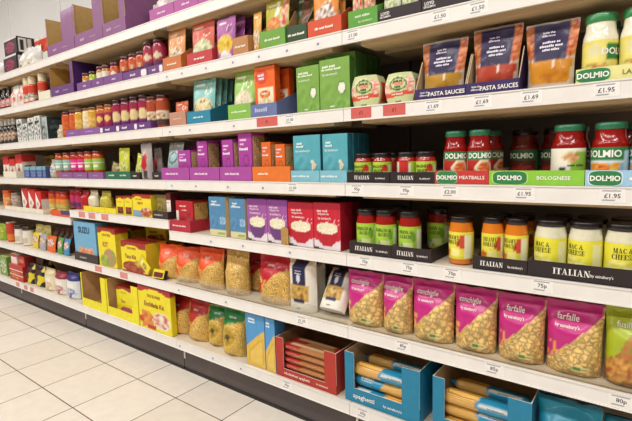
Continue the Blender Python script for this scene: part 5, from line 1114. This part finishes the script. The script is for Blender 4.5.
def fajita(w, h):
    a = art('EAD62E', ('r', 0, .84, 1, 1, 'A8301E'), ('e', .3, .80, .24, .13, 'EAD62E'), ('r', 0, 0, .5, .28, '7FA0B8'), ('s', .72, .22, .30, .22, 'C87A4A', '8E3A24', 7), ('s', .72, .34, .2, .1, 'E8C8A0', 'B85A34', 8))
    return carton('taco_kit_box', w, h, .085, a, 'D8C42A', 'A8301E', [("OLD EL PASO", .34, .80, .008, '8E2A24', .8, .012), ("FAJITA", .42, .60, .012, 'A8301E', 1, .016)])
put('fajita', fajita, 133.6, 152, 195, L2, .012, .085, 'yellow fajita kit box with red top on the raised shelf', 'yellow kit boxes')
put('brownbox', lambda w, h: carton('wrap_pack', w, h, .07, art('8A7A42', ('s', .5, .5, .4, .4, 'A08E4A', '6A5A34', 5), ('r', 0, .9, 1, 1, '7A6A3A')), '6A5A34', '8A7A42'), 153.4, 164, 195, L2, .03, .07, 'olive brown pack in the black tray at the end of the raised shelf', 'olive brown packs', dz=.003)
put('t_blk2', lambda w, h: tray('display_tray', w, .18, h, h, '3A2A28', inner='5A4A44', lines=[("by sainsbury's", .4, .5, .009, 'E0D4C8', 1, .012)]), 153, 168, 0, L2, .006, .18, 'black cardboard tray at the end of the raised shelf', 'black kit trays', hh=.036)
put('whitelab', lambda w, h: carton('wrap_pack', w, h, .06, art('7A2A2A', ('r', .06, .05, .94, .72, 'EDE4DC'), ('r', .2, .6, .6, .64, '8A5A5A')), '5A2222', '7A2A2A'), 168, 174, 192, L2, .03, .06, 'dark red pack with white panel at the end of the black tray', 'dark red packs', hh=.12, dz=.003)

# ---- second shelf
put('greenp', lambda w, h: bag('coriander_pouch', w, h, .05, art('8AA83A', ('s', .5, .5, .4, .35, 'C8C84A', '5A7A2A', 6)), 'film', seed=77, cat='pouch', part='pouch_film'), 1, 7.5, 230, 'L1', .024, .05, 'green pouch at the aisle end of the second shelf', 'green pouches', mid=True, hh=.13)
putj('redtin', lambda: jar('bean_tin', .033, .15, 'C84A22', 'C8B8A8', art('C83A22', ('r', 0, 0, 1, .4, 'E07A2E')), .06, .9, lidh=.05, neck=1.0, shoulder=.9, seg=18), 13, 'L1', .06, 'orange red tin beside the green pouch on the second shelf', 'orange red tins')
for i, (px) in enumerate((22, 30)):
    putj('darktub', lambda: jar('olive_tub', .040, .14, 'E0D8CC', '3A2A26', art('E4DCD0', ('r', .3, .2, .6, .7, 'C8B8A8')), .04, .6, lidh=.2, neck=.97, shoulder=.64, seg=18), px, 'L1', .062, 'white tub with dark brown lid, '+['beside the orange red tin', 'beside the pale yellow bag'][i], 'white tubs', rz=20)
put('creambag', lambda w, h: bag('tortilla_chip_bag', w, h, .08, art('E4DA8A', ('s', .5, .5, .4, .35, 'F0E8B8', 'B8B040', 6)), 'film', seed=78, wob=.012), 38, 53, 225, 'L1', .06, .08, 'pale yellow bag of tortilla chips beside the dark brown packs', 'pale yellow bags', mid=True, hh=.155)
for i, (a, b) in enumerate(((54.5, 59.3), (59.8, 64.6), (65.1, 69.9), (70.4, 74.6))):
    put('brownp', lambda w, h: bag('chilli_pouch', w, h, .05, art('4A2A1E', ('s', .5, .5, .4, .35, '7A4A2A', '2E1A14', 6), ('r', 0, .9, 1, 1, '6A3A24')), 'film', seed=79, cat='pouch', part='pouch_film', lean=.12), a, b, 228, 'L1', .07, .05, 'dark brown pouch in a row, '+ORD[i]+' from the pale yellow bag', 'dark brown pouches', mid=True, hh=.15)
SM = (('sm_y', 'E0C832', 'yellow'), ('sm_g', 'A8A4B4', 'grey'), ('sm_o', 'E0682A', 'orange'), ('sm_n', '5A9A4A', 'green'), ('sm_b', '3A8ABA', 'blue'))
for i, (a, b, k) in enumerate(((33, 38.6, 0), (40, 46, 1), (47.5, 56, 2), (58, 63, 3), (64, 70, 4))):
    put(SM[k][0], (lambda c: lambda w, h: bag('seasoning_sachet', w, h, .018, art(c, ('s', .5, .6, .4, .25, 'E8E0D4', 'A8402A', 6)), 'film', seed=80, cat='sachet', part='sachet_film', lean=.15))(SM[k][1]), a, b, 240, 'L1', .022, .02, 'small '+SM[k][2]+' seasoning sachet at the front edge of the second shelf', 'small seasoning sachets', mid=True, hh=.105)
put('t_cream1', lambda w, h: tray('display_tray', w, .05, h, h, 'E0D4B8', inner='C8B898'), 8, 31, 0, 'L1', .006, .05, 'low empty cream tray at the front edge of the second shelf', 'cream trays', hh=.022) if False else None
def suzu(w, h):
    a = art('6FA9CC', ('p', [(.12, .14), (.2, .36), (.5, .30), (.8, .36), (.9, .14)], 'E0A070'), ('s', .5, .24, .34, .1, 'E8B088', 'C06A44', 7), ('r', .0, 0, 1, .06, '5A90B4'))
    return carton('gyoza_kit_box', w, h, .07, a, '5A94B8', '7FB4D4', [("SUZU", .48, .80, .036, '24405E', 1.1, .03), ("for lovers", .5, .60, .007, '3A5A78'), ("of Japan", .5, .55, .007, '3A5A78')][:1])
put('suzu', suzu, 76.3, 98, 223, 'L1', .012, .07, 'sky blue boxed kit with large dark lettering standing in a black tray', 'sky blue kit boxes', dz=.003)
put('t_blk1', lambda w, h: tray('display_tray', w, .17, h, h, '332A2A', inner='5A4A44', lines=[("by sainsbury's", .4, .45, .011, 'E0D8D0', 1, .012)]), 75, 99.5, 0, 'L1', .006, .17, 'black cardboard tray under the sky blue kit', 'black kit trays', hh=.050)
def tallkit(w, h):
    a = art('EAD820', ('r', 0, .88, 1, 1, '9E2A20'), ('e', .5, .86, .34, .08, 'EAD820'), ('s', .62, .24, .36, .24, 'C87A6A', '8AA04A', 7), ('s', .3, .16, .26, .16, '7A9A3A', 'B8B84A', 7))
    return carton('taco_kit_box', w, h, .075, a, 'D8BE28', '9E2A20', [("OLD EL PASO", .5, .83, .013, '8E2A24', .85, .018), ("KIT", .42, .58, .028, 'B8641E', 1, .024)], side_art=art('D8BC2A', ('r', 0, .9, 1, 1, '9E2A20'), ('r', .3, .2, .7, .7, 'E4CE3A')))
put('tallkit', tallkit, 100, 117.5, 229, 'L1', .010, .075, 'tall yellow taco kit box at the front beside the sky blue box', 'tall yellow taco kits')
for i in range(4):
    put('tallkit', None, 106+6.4*i, 123+6.2*i, 229, 'L1', .090+.082*i, .075, 'tall yellow taco kit box, '+ORD[i]+' in line behind the front one', 'tall yellow taco kits', hh=.21)
def tacokit(w, h):
    a = art('EAD820', ('r', 0, .82, 1, 1, '9E2A20'), ('e', .44, .78, .30, .13, 'EAD820'), ('s', .5, .18, .46, .20, 'B8562E', '7A2E1E', 7), ('s', .75, .34, .2, .12, 'C8C84A', 'B8562E', 7), ('r', 0, 0, 1, .03, '9E2A20'))
    return carton('taco_kit_box', w, h, .12, a, 'D8BE28', '9E2A20', [("OLD EL PASO", .44, .80, .012, '8E2A24', .85, .018), ("Taco Kit", .38, .52, .022, '8E2A24', 1, .02)])
put('tacokit', tacokit, 122.6, 147.5, 243, 'L1', .014, .12, 'wide low yellow taco kit box with red top', 'wide yellow taco kits')
put('tacokit', None, 148, 168, 240, 'L1', .18, .12, 'wide low yellow taco kit box set back in shade, lower of two stacked', 'wide yellow taco kits', hh=.122)
bk = RECS[-1]['o']
up = put('tacokit', None, 148, 168, 240, 'L1', .18, .12, 'wide low yellow taco kit box set back in shade, upper of two stacked', 'wide yellow taco kits', hh=.122, dz=.127)
STACK = (bk, up)
def tacosach(w, h):
    a = art('D9CC2A', ('r', 0, .8, 1, 1, '7A2A24'), ('s', .5, .3, .4, .25, 'B8C84A', '8A3A2A', 6), ('e', .5, .62, .3, .1, 'F0E8B0'))
    return bag('taco_sachet', w, h, .03, a, 'film', seed=82, cat='sachet', part='sachet_film', wob=.008)
put('tacos', tacosach, 149, 161, 250, 'L1', .075, .03, 'yellow taco sachet standing beside the low taco kit', 'yellow taco sachets', mid=True, hh=.15)
fl = put('tacof', lambda w, h: bag('taco_sachet', w, h, .009, art('E4D62A', ('r', 0, .8, 1, 1, 'D8C42A'), ('s', .5, .4, .3, .22, 'C8C84A', '9E4A3A', 6), ('e', .5, .7, .3, .08, 'F0E8B0')), 'film', seed=82, cat='sachet', part='sachet_film', wob=.001), 146, 152.5, 262, 'L1', .0035, .009, 'yellow taco sachet fallen sideways at the shelf edge against the low taco kit', 'yellow taco sachets', mid=True, hh=.10, dz=.0275)
fl.rotation_euler = (0, R(-52), 0)
fp = put('darkpic', lambda w, h: carton('seasoning_box', w, h, .02, art('E0D02A', ('r', .1, .1, .9, .7, '6A1E24'), ('s', .5, .4, .34, .22, '8E2A30', '3A1216', 7)), '2E2424', 'E0D02A', cat='box'), 153.5, 163.5, 270, 'L1', .004, .02, 'small tilted box with dark red picture lying at the foot of the orange bags', 'tilted seasoning boxes', hh=.05, dz=.0078)
fp.rotation_euler = (R(-20), 0, R(4)); fp.location.y = -.001; fp.scale.z *= .85

# ---- lowest shelf
put('gpk', lambda w, h: carton('coconut_box', w, h, .09, art('7A9A4A', ('s', .5, .5, .4, .4, 'D8E0B8', '4A7A34', 6)), '6A8A3A', 'A8C078'), 1, 8, 250, 'L0', .02, .09, 'green box at the aisle end of the lowest shelf', 'green boxes', hh=.15)
def redstack(w, h):
    return carton('tomato_carton', w, h, .12, art('B8302A', ('r', 0, .3, 1, .36, 'E8D8C8'), ('r', 0, .64, 1, .7, 'E8D8C8'), ('s', .4, .5, .3, .1, 'D88A3A', 'A82A22', 6), ('s', .4, .16, .3, .1, 'D88A3A', 'A82A22', 6)), '9E2420', 'C84A3A')
put('redst', redstack, 10.5, 25, 265, 'L0', .012, .12, 'wide red printed carton lying on the lowest shelf', 'red cartons', hh=.115)
put('wcube', lambda w, h: carton('white_carton', w, h, .08, art('E8E0DA', ('r', 0, .7, 1, 1, 'C83A32'), ('s', .5, .35, .3, .2, 'F4EEE8', 'D8C0B8', 6)), 'DCD4CC', 'E8E0DA'), 11.5, 17, 250, 'L0', .03, .08, 'small white carton standing on top of the wide red carton', 'small cartons on the red carton', hh=.075, dz=.1165)
put('rcube', lambda w, h: carton('red_carton', w, h, .08, art('A82A24', ('r', .2, .3, .8, .7, 'D86A4A')), '8E2420', 'B83A30'), 18.5, 25, 252, 'L0', .03, .08, 'small red carton standing on top of the wide red carton', 'small cartons on the red carton', hh=.07, dz=.1165)
def bypack(w, h):
    a = art('2A2022', ('p', [(0, 0), (0, .5), (.3, .1), (.3, 0)], 'E4CC2A'), ('p', [(.4, 0), (.7, .6), (1, .5), (1, .3), (.6, 0)], 'E4CC2A'), ('e', .4, .7, .24, .1, '5A2A2A'), ('p', [(.7, .75), (.85, 1), (1, 1), (1, .7)], 'D8C86A'))
    return bag('fried_onion_bag', w, h, .07, a, 'film', seed=84, wob=.008)
for i, (a, b) in enumerate(((29, 37.5), (38, 47.5))):
    put('bypack', bypack, a, b, 262, 'L0', .02, .07, 'black and yellow bag on the lowest shelf, '+['beside the wide red carton', 'beside the cream packs'][i], 'black and yellow bags', mid=True, hh=.15)
put('bypack', None, 41, 50, 258, 'L0', .105, .07, 'black and yellow bag in the second row of the lowest shelf', 'black and yellow bags', mid=True, hh=.165)
def crpack(c, top, bot):
    return lambda w, h: bag('flour_pack', w, h, .07, art(c, ('r', 0, .72, 1, 1, top), ('s', .5, .22, .42, .2, bot, c, 6), ('r', .15, .45, .8, .6, 'F0E8DC')), 'film', seed=85, full=.75, seal=.97, cat='pack', narrow=.03, part='paper_wrap')
put('cr_c', crpack('E4D8BC', 'D8C8A0', 'C8A878'), 48.5, 57.5, 268, 'L0', .02, .07, 'cream flour pack beside the black and yellow bags', 'flour packs', mid=True, hh=.15)
put('cr_r', crpack('E4DAD0', '8E2A3A', 'A83A42'), 58.5, 69.5, 272, 'L0', .02, .07, 'cream flour pack with crimson top', 'flour packs', mid=True, hh=.15)
put('cr_b', crpack('DCE0E8', '3A3A7A', '4A4A8A'), 70.5, 81.5, 270, 'L0', .02, .07, 'pale flour pack with navy blue top, beside the empty yellow carton', 'flour packs', mid=True, hh=.165)
put('oc_y', lambda w, h: tray('display_carton', w, .27, h*.24, h, 'EBDD1C', inner='C79C68', edge='EBDD1C', side='DDCB1A', pl=.010, pr=.055), 83, 107.5, 279, 'L0', .004, .27, 'bright yellow cut out carton standing empty, nearer the flour packs', 'yellow cut out cartons', hh=.205)
put('oc_y', None, 108.4, 139.5, 283, 'L0', .004, .27, 'bright yellow cut out carton holding one last kit, beside the enchilada box', 'yellow cut out cartons', hh=.205)
def oldkit(w, h):
    a = art('EADA1E', ('r', 0, .86, 1, 1, 'A82A24'), ('e', .45, .83, .32, .09, 'EADA1E'), ('s', .6, .16, .4, .16, 'A86A9A', 'C8402A', 7))
    return carton('taco_kit_box', w, h, .09, a, 'D8C020', 'A82A24', [("OLD EL PASO", .45, .80, .008, '8E2A24', .8, .012), ("Taco", .4, .5, .017, '8E2A24', 1, .014)])
put('oldkit', oldkit, 118, 134, 287, 'L0', .04, .09, 'yellow kit box with red top inside the cut out carton', 'yellow kit boxes', dz=.003, hh=.165)
def ench(w, h):
    a = art('EADA1E', ('r', 0, .88, 1, 1, 'A8282A'), ('e', .5, .86, .36, .09, 'EADA1E'), ('p', [(.08, .02), (.10, .42), (.36, .40), (.48, .08)], 'D8843A'), ('s', .28, .26, .17, .16, 'E89A4A', 'C86A2A', 7), ('e', .70, .26, .27, .20, 'E8DCC8'), ('s', .70, .27, .24, .17, 'C8502E', 'EDE4D0', 8),
            ('p', [(.26, .02), (.26, .10), (.52, .12), (.52, .02)], 'B8302A'), ('e', .06, .2, .08, .08, 'C8402A'))
    return carton('enchilada_kit_box', w, h, .03, a, 'E0CC1E', 'A8282A', [("OLD EL PASO", .5, .80, .0165, '8E2A24', .85, .02), ("Enchilada Kit", .5, .60, .026, '8E2A24', .92, .02)], side_art=art('E0CC1E', ('r', 0, .88, 1, 1, 'A8282A')))
put('ench', ench, 140.5, 172.5, 287, 'L0', .006, .03, 'large yellow enchilada kit box with a picture of filled wraps', 'enchilada kit boxes')

# ================================================================== price tickets on the rails
def ticket(w, h, price, red=False, wide=False):
    root = empty('price_ticket', 'price ticket')
    base = ('CF5F58' if price else 'D88C84') if red else ('F1EDE8' if price else 'EAE5DF')
    ink = 'A83A36' if red else ('8A848C' if price else '8E90B0')
    a = art(base, ('r', .12, .80, .80, .86, ink), ('r', .12, .14, .6, .19, ink)) if price and not red else art(base, ('r', .30, .3, .7, .62, ink)) if not red else art(base, ('r', .1, .1, .4, .22, 'C4746C'))
    S = lambda u, v, off=0: ((u-.5)*w, -off, h*v)
    mb = MB(); mb.grid(S, a, 14, 12, smooth=False); mb.box(-w/2, w/2, .00005, .0006, 0, h, base); mb.build('card', 'card', root)
    if price: lettering(root, S, w, h, [(price, .5, .48, h*.31, '4A444A' if not red else '7A1E20', 1.05, .015)], off=.0003)
    return root
def tick(pc, lv, price, under, red=False, w=.052, h=.033):
    key = 'tk_%s_%s_%s' % (price, red, w)
    z = Z[lv]-.0375
    return place(key, lambda: ticket(w, h, price, red), PX(pc, z, -.0037), -.0037, z, ('red' if red else 'white')+' price ticket on the rail under '+under, 'price tickets')
for a in [(606, 'L4', '£1.95', 'the white lasagne sauce'), (531, 'L4', '£1.69', 'the loose amber pouch'), (482, 'L4', '£1.69', 'the brick red pouch'), (433, 'L4', '£1.69', 'the golden pouch'), (290, 'L4', '£1.00', 'the green rice packet'),
          (612, 'L3', '£1.95', 'the sky blue labelled jar'), (524, 'L3', '£1.95', 'the lime green sauce tray'), (450, 'L3', '£2.00', 'the meatball sauce'), (406, 'L3', '95p', 'the small lime jar with red stripe'), (357, 'L3', '95p', 'the first small lime jar'),
          (542, 'L2', '75p', 'the mac and cheese tray'), (452, 'L2', '75p', 'the lone orange sauce jar'), (409, 'L2', '75p', 'the tray with a gap of jars'), (365, 'L2', '75p', 'the tray next to the red rice boxes'),
          (621, 'L1', '80p', 'the tricolour pasta bag'), (494, 'L1', '85p', 'the fourth magenta pasta bag'), (403, 'L1', '85p', 'the second magenta pasta bag'), (302, 'L1', '£1.20', 'the upright white pasta pack'),
          (363, 'L0', '65p', 'the blue spaghetti carton'), (287, 'L0', '65p', 'the red spaghetti carton'), (440, 'L5', '£1.50', 'the second black pouch tray'), (353, 'L5', '£1.00', 'the green tray by the joint'), (478, 'L5', '£1.50', 'the third black pouch tray'), (293, 'L3', '£1.00', 'the light blue rice tray')]:
    tick(*a)
for pc, lv, u in ((361, 'L4', 'the first dip pot'), (394, 'L4', 'the second dip pot'), (267, 'L4', 'the slate blue tray')):
    tick(pc, lv, '£1', u, True, w=.075 if pc > 300 else .105, h=.036)
for pc, lv, u in ((167, 'L5', 'the small orange brown tray'), (182, 'L5', 'the gap after the peach sachet'), (206, 'L5', 'the small red tray'), (233, 'L5', 'the plain brown tray'), (259, 'L5', 'the amber sachet'), (287, 'L5', 'the dark green tray'), (318, 'L5', 'the orange red tray'),
                  (170, 'L4', 'the dusty pink tray'), (190, 'L4', 'the blue tray of teal sachets'), (234, 'L4', 'the lime green tray'), (172, 'L3', 'the first purple noodle tray'), (196, 'L3', 'the second purple noodle tray'), (228, 'L3', 'the third purple noodle tray'), (263, 'L3', 'the orange noodle tray'),
                  (211, 'L2', 'the blue rice pack'), (243, 'L2', 'the purple rice boxes'), (290, 'L2', 'the red rice boxes'), (179, 'L1', 'the orange topped bags'), (226, 'L1', 'the turned pasta bag'), (180, 'L0', 'the red topped wholewheat bags'), (213, 'L0', 'the green topped bags'), (241, 'L0', 'the blue lasagne box')):
    tick(pc, lv, '', u, w=.030, h=.026)
for i, (pc, lv, u) in enumerate(((82, 'L2c', 'the red tortilla pack'), (92, 'L2c', 'the cream tortilla pack'), (105, 'L2c', 'the yellow green tortilla pack'), (98.5, 'L1', 'the tall taco kit'), (124, 'L1', 'the low taco kit'), (18, 'L0', 'the wide red carton'), (26, 'L0', 'the first black and yellow bag'), (32, 'L0', 'the gap by the black and yellow bags'))):
    tick(pc, lv, '', u, True, w=.075 if pc > 40 else .06, h=.034)
# ------------------------------------------------------------------ settle: keep neighbours on a shelf from pressing into one another
def _local_box(root):
    lo = [1e9]*3; hi = [-1e9]*3
    def walk(o, mw):
        for ch in o.children:
            m = mw @ ch.matrix_basis
            if ch.type == 'MESH':
                for v in ch.data.vertices:
                    p = m @ v.co
                    for i in range(3): lo[i] = min(lo[i], p[i]); hi[i] = max(hi[i], p[i])
            walk(ch, m)
    walk(root, Matrix())
    return lo, hi
from mathutils import Euler
_box = {}
def aabb(r):
    o = r['o']
    if r['key'] not in _box: _box[r['key']] = _local_box(PROTO[r['key']])
    lo, hi = _box[r['key']]
    if o['category'] in ('jar', 'bottle'):
        q = max(hi[0], -lo[0], -lo[1])*o.scale.x
        return [o.location.x-q, o.location.y-q, o.location.z+lo[2]*o.scale.z], [o.location.x+q, o.location.y+q, o.location.z+hi[2]*o.scale.z]
    m = o.rotation_euler.to_matrix()
    L = [1e9]*3; H = [-1e9]*3
    for a in (lo[0], hi[0]):
        for b in (lo[1], hi[1]):
            for c in (lo[2], hi[2]):
                p = m @ Vector((a*o.scale.x, b*o.scale.y, c*o.scale.z))
                for i in range(3): L[i] = min(L[i], p[i]); H[i] = max(H[i], p[i])
    if o.rotation_euler.z or o.rotation_euler.y:
        q = (H[0]-L[0])*.05; L[0] += q; H[0] -= q
    return [L[i]+o.location[i] for i in range(3)], [H[i]+o.location[i] for i in range(3)]
def is_tray(r): return r['o'].name.startswith('display_')
def fit_x(r, a, b):
    lo, hi = r['lo'], r['hi']
    if r['round']:
        r['o'].location.x += max(0, a-lo[0]) - max(0, hi[0]-b)
    else:
        k = (b-a)/(hi[0]-lo[0])
        r['o'].scale.x *= k; r['o'].location.x += (a+b)/2-(r['o'].location.x+((lo[0]+hi[0])/2-r['o'].location.x)*k)
    r['lo'], r['hi'] = aabb(r)
NEXT = {'L0': 'L1', 'L1': 'L2', 'L2': 'L3', 'L3': 'L4', 'L4': 'L5', 'L5': 'L6'}
def settle():
    for r in RECS:
        r['round'] = r['o']['category'] in ('jar', 'bottle'); r['lo'], r['hi'] = aabb(r)
        if r['lv'] in NEXT and not r['free']:
            top = ZS[NEXT[r['lv']]]-.052
            if r['lv'] == 'L1' and -2.82 < r['o'].location.x < -1.84: top = ZS['L2c']-.052
            if r['hi'][2] > top:
                r['o'].scale.z *= (top-r['o'].location.z)/(r['hi'][2]-r['o'].location.z); r['lo'], r['hi'] = aabb(r)
    for lv in ZS:
        row = [r for r in RECS if r['lv'] == lv and not r['free']]
        trays = [r for r in row if is_tray(r)]
        for r in row:
            r['tray'] = None
            if r['in']:
                best = 0
                for t in trays:
                    ov = min(r['hi'][0], t['hi'][0])-max(r['lo'][0], t['lo'][0])
                    if ov > best: best = ov; r['tray'] = t
        def part(A, B, same):
            px = min(A['hi'][0], B['hi'][0])-max(A['lo'][0], B['lo'][0])
            py = min(A['hi'][1], B['hi'][1])-max(A['lo'][1], B['lo'][1])
            if px <= 0 or py <= 0 or min(A['hi'][2], B['hi'][2])-max(A['lo'][2], B['lo'][2]) <= .001: return
            if A['round'] and B['round']:
                d = A['o'].location-B['o'].location; q = (A['hi'][0]-A['lo'][0]+B['hi'][0]-B['lo'][0])/2+.0006
                if math.hypot(d.x, d.y) > q: return
                if abs(d.y) > q*.5:
                    K = A if d.y > 0 else B
                    K['o'].location.y += math.sqrt(max(0, q*q-d.x*d.x))-abs(d.y)+.0004; K['lo'], K['hi'] = aabb(K); return
                px = math.sqrt(max(0, q*q-d.y*d.y))-abs(d.x)
            elif abs(A['lo'][1]-B['lo'][1]) > .032 and not (is_tray(A) or is_tray(B)) or (is_tray(A) != is_tray(B) and px > .03):
                K = B if is_tray(A) else A if is_tray(B) else (A if A['lo'][1] > B['lo'][1] else B)
                K['o'].location.y += py+.0008; K['lo'], K['hi'] = aabb(K); return
            Lf, Rt = (A, B) if A['lo'][0]+A['hi'][0] < B['lo'][0]+B['hi'][0] else (B, A)
            g = px/2+.0004
            fit_x(Lf, Lf['lo'][0]-(g if Lf['round'] else 0), Lf['hi'][0]-g); fit_x(Rt, Rt['lo'][0]+g, Rt['hi'][0]+(g if Rt['round'] else 0))
        loose = [r for r in row if not r['tray']]
        for it in range(12):
            for i, A in enumerate(loose):
                for B in loose[i+1:]: part(A, B, False)
        for t in trays:
            mem = [r for r in row if r['tray'] is t]
            for it in range(14):
                for i, A in enumerate(mem):
                    for B in mem[i+1:]: part(A, B, True)
                for r in mem:
                    a, b = t['lo'][0]+T+.0012, t['hi'][0]-T-.0012
                    if r['round']: fit_x(r, a, b)
                    elif r['lo'][0] < a or r['hi'][0] > b:
                        w = r['hi'][0]-r['lo'][0]; k = min(w, b-a)
                        x = min(max(r['lo'][0], a), b-k); 
                        fit_x(r, x, x+k)
                    f = t['lo'][1]+T+.0015
                    if r['lo'][1] < f: r['o'].location.y += f-r['lo'][1]; r['lo'], r['hi'] = aabb(r)
    rounds = [r for r in RECS if r['round']]
    for i, A in enumerate(rounds):
        for B in rounds[i+1:]:
            if A['lv'] != B['lv'] or abs(A['o'].location.x-B['o'].location.x) > .2: continue
            d = A['o'].location-B['o'].location; q = (A['hi'][0]-A['lo'][0]+B['hi'][0]-B['lo'][0])/2+.0006
            k = math.hypot(d.x, d.y)/q
            if k < 1:
                for r in (A, B):
                    r['o'].scale.x *= k; r['o'].scale.y *= k; r['lo'], r['hi'] = aabb(r)
                if k < .97 and DEBUG: print('DBG', round(k, 3), A['o']['label'], '|', B['o']['label'], A['tray'] and A['tray']['hi'][0]-A['tray']['lo'][0], B['tray'] and B['tray']['o'].name)
DEBUG = 0
settle()
STACK[1].location = (STACK[0].location.x, STACK[0].location.y, STACK[1].location.z); STACK[1].scale = STACK[0].scale
# ------------------------------------------------------------------ light: fluorescent strips over the aisle and the shop's soft ambient light
def strip(x, y, e, sx=1.5, sy=.3, z=2.95):
    l = bpy.data.lights.new('ceiling_strip_light', 'AREA'); l.shape = 'RECTANGLE'; l.size = sx; l.size_y = sy
    l.energy = e; l.color = (1.0, .965, .91)
    o = bpy.data.objects.new('ceiling_strip_light', l); C.objects.link(o); o.location = (x, y, z)
for x in (-6.2, -4.3, -2.4, -.5, 1.4):
    strip(x, -1.5, 30)
    strip(x, -3.1, 32)
w = bpy.data.worlds.new('shop_ambient'); bpy.context.scene.world = w; w.use_nodes = True
bg = w.node_tree.nodes['Background']; bg.inputs[0].default_value = (1.0, .96, .91, 1); bg.inputs[1].default_value = .11
sc = bpy.context.scene
sc.view_settings.view_transform = 'Standard'; sc.view_settings.look = 'None'; sc.view_settings.gamma = 1
sc.view_settings.use_curve_mapping = False
sc.view_settings.exposure = 0.0
sc.cycles.max_bounces = 6
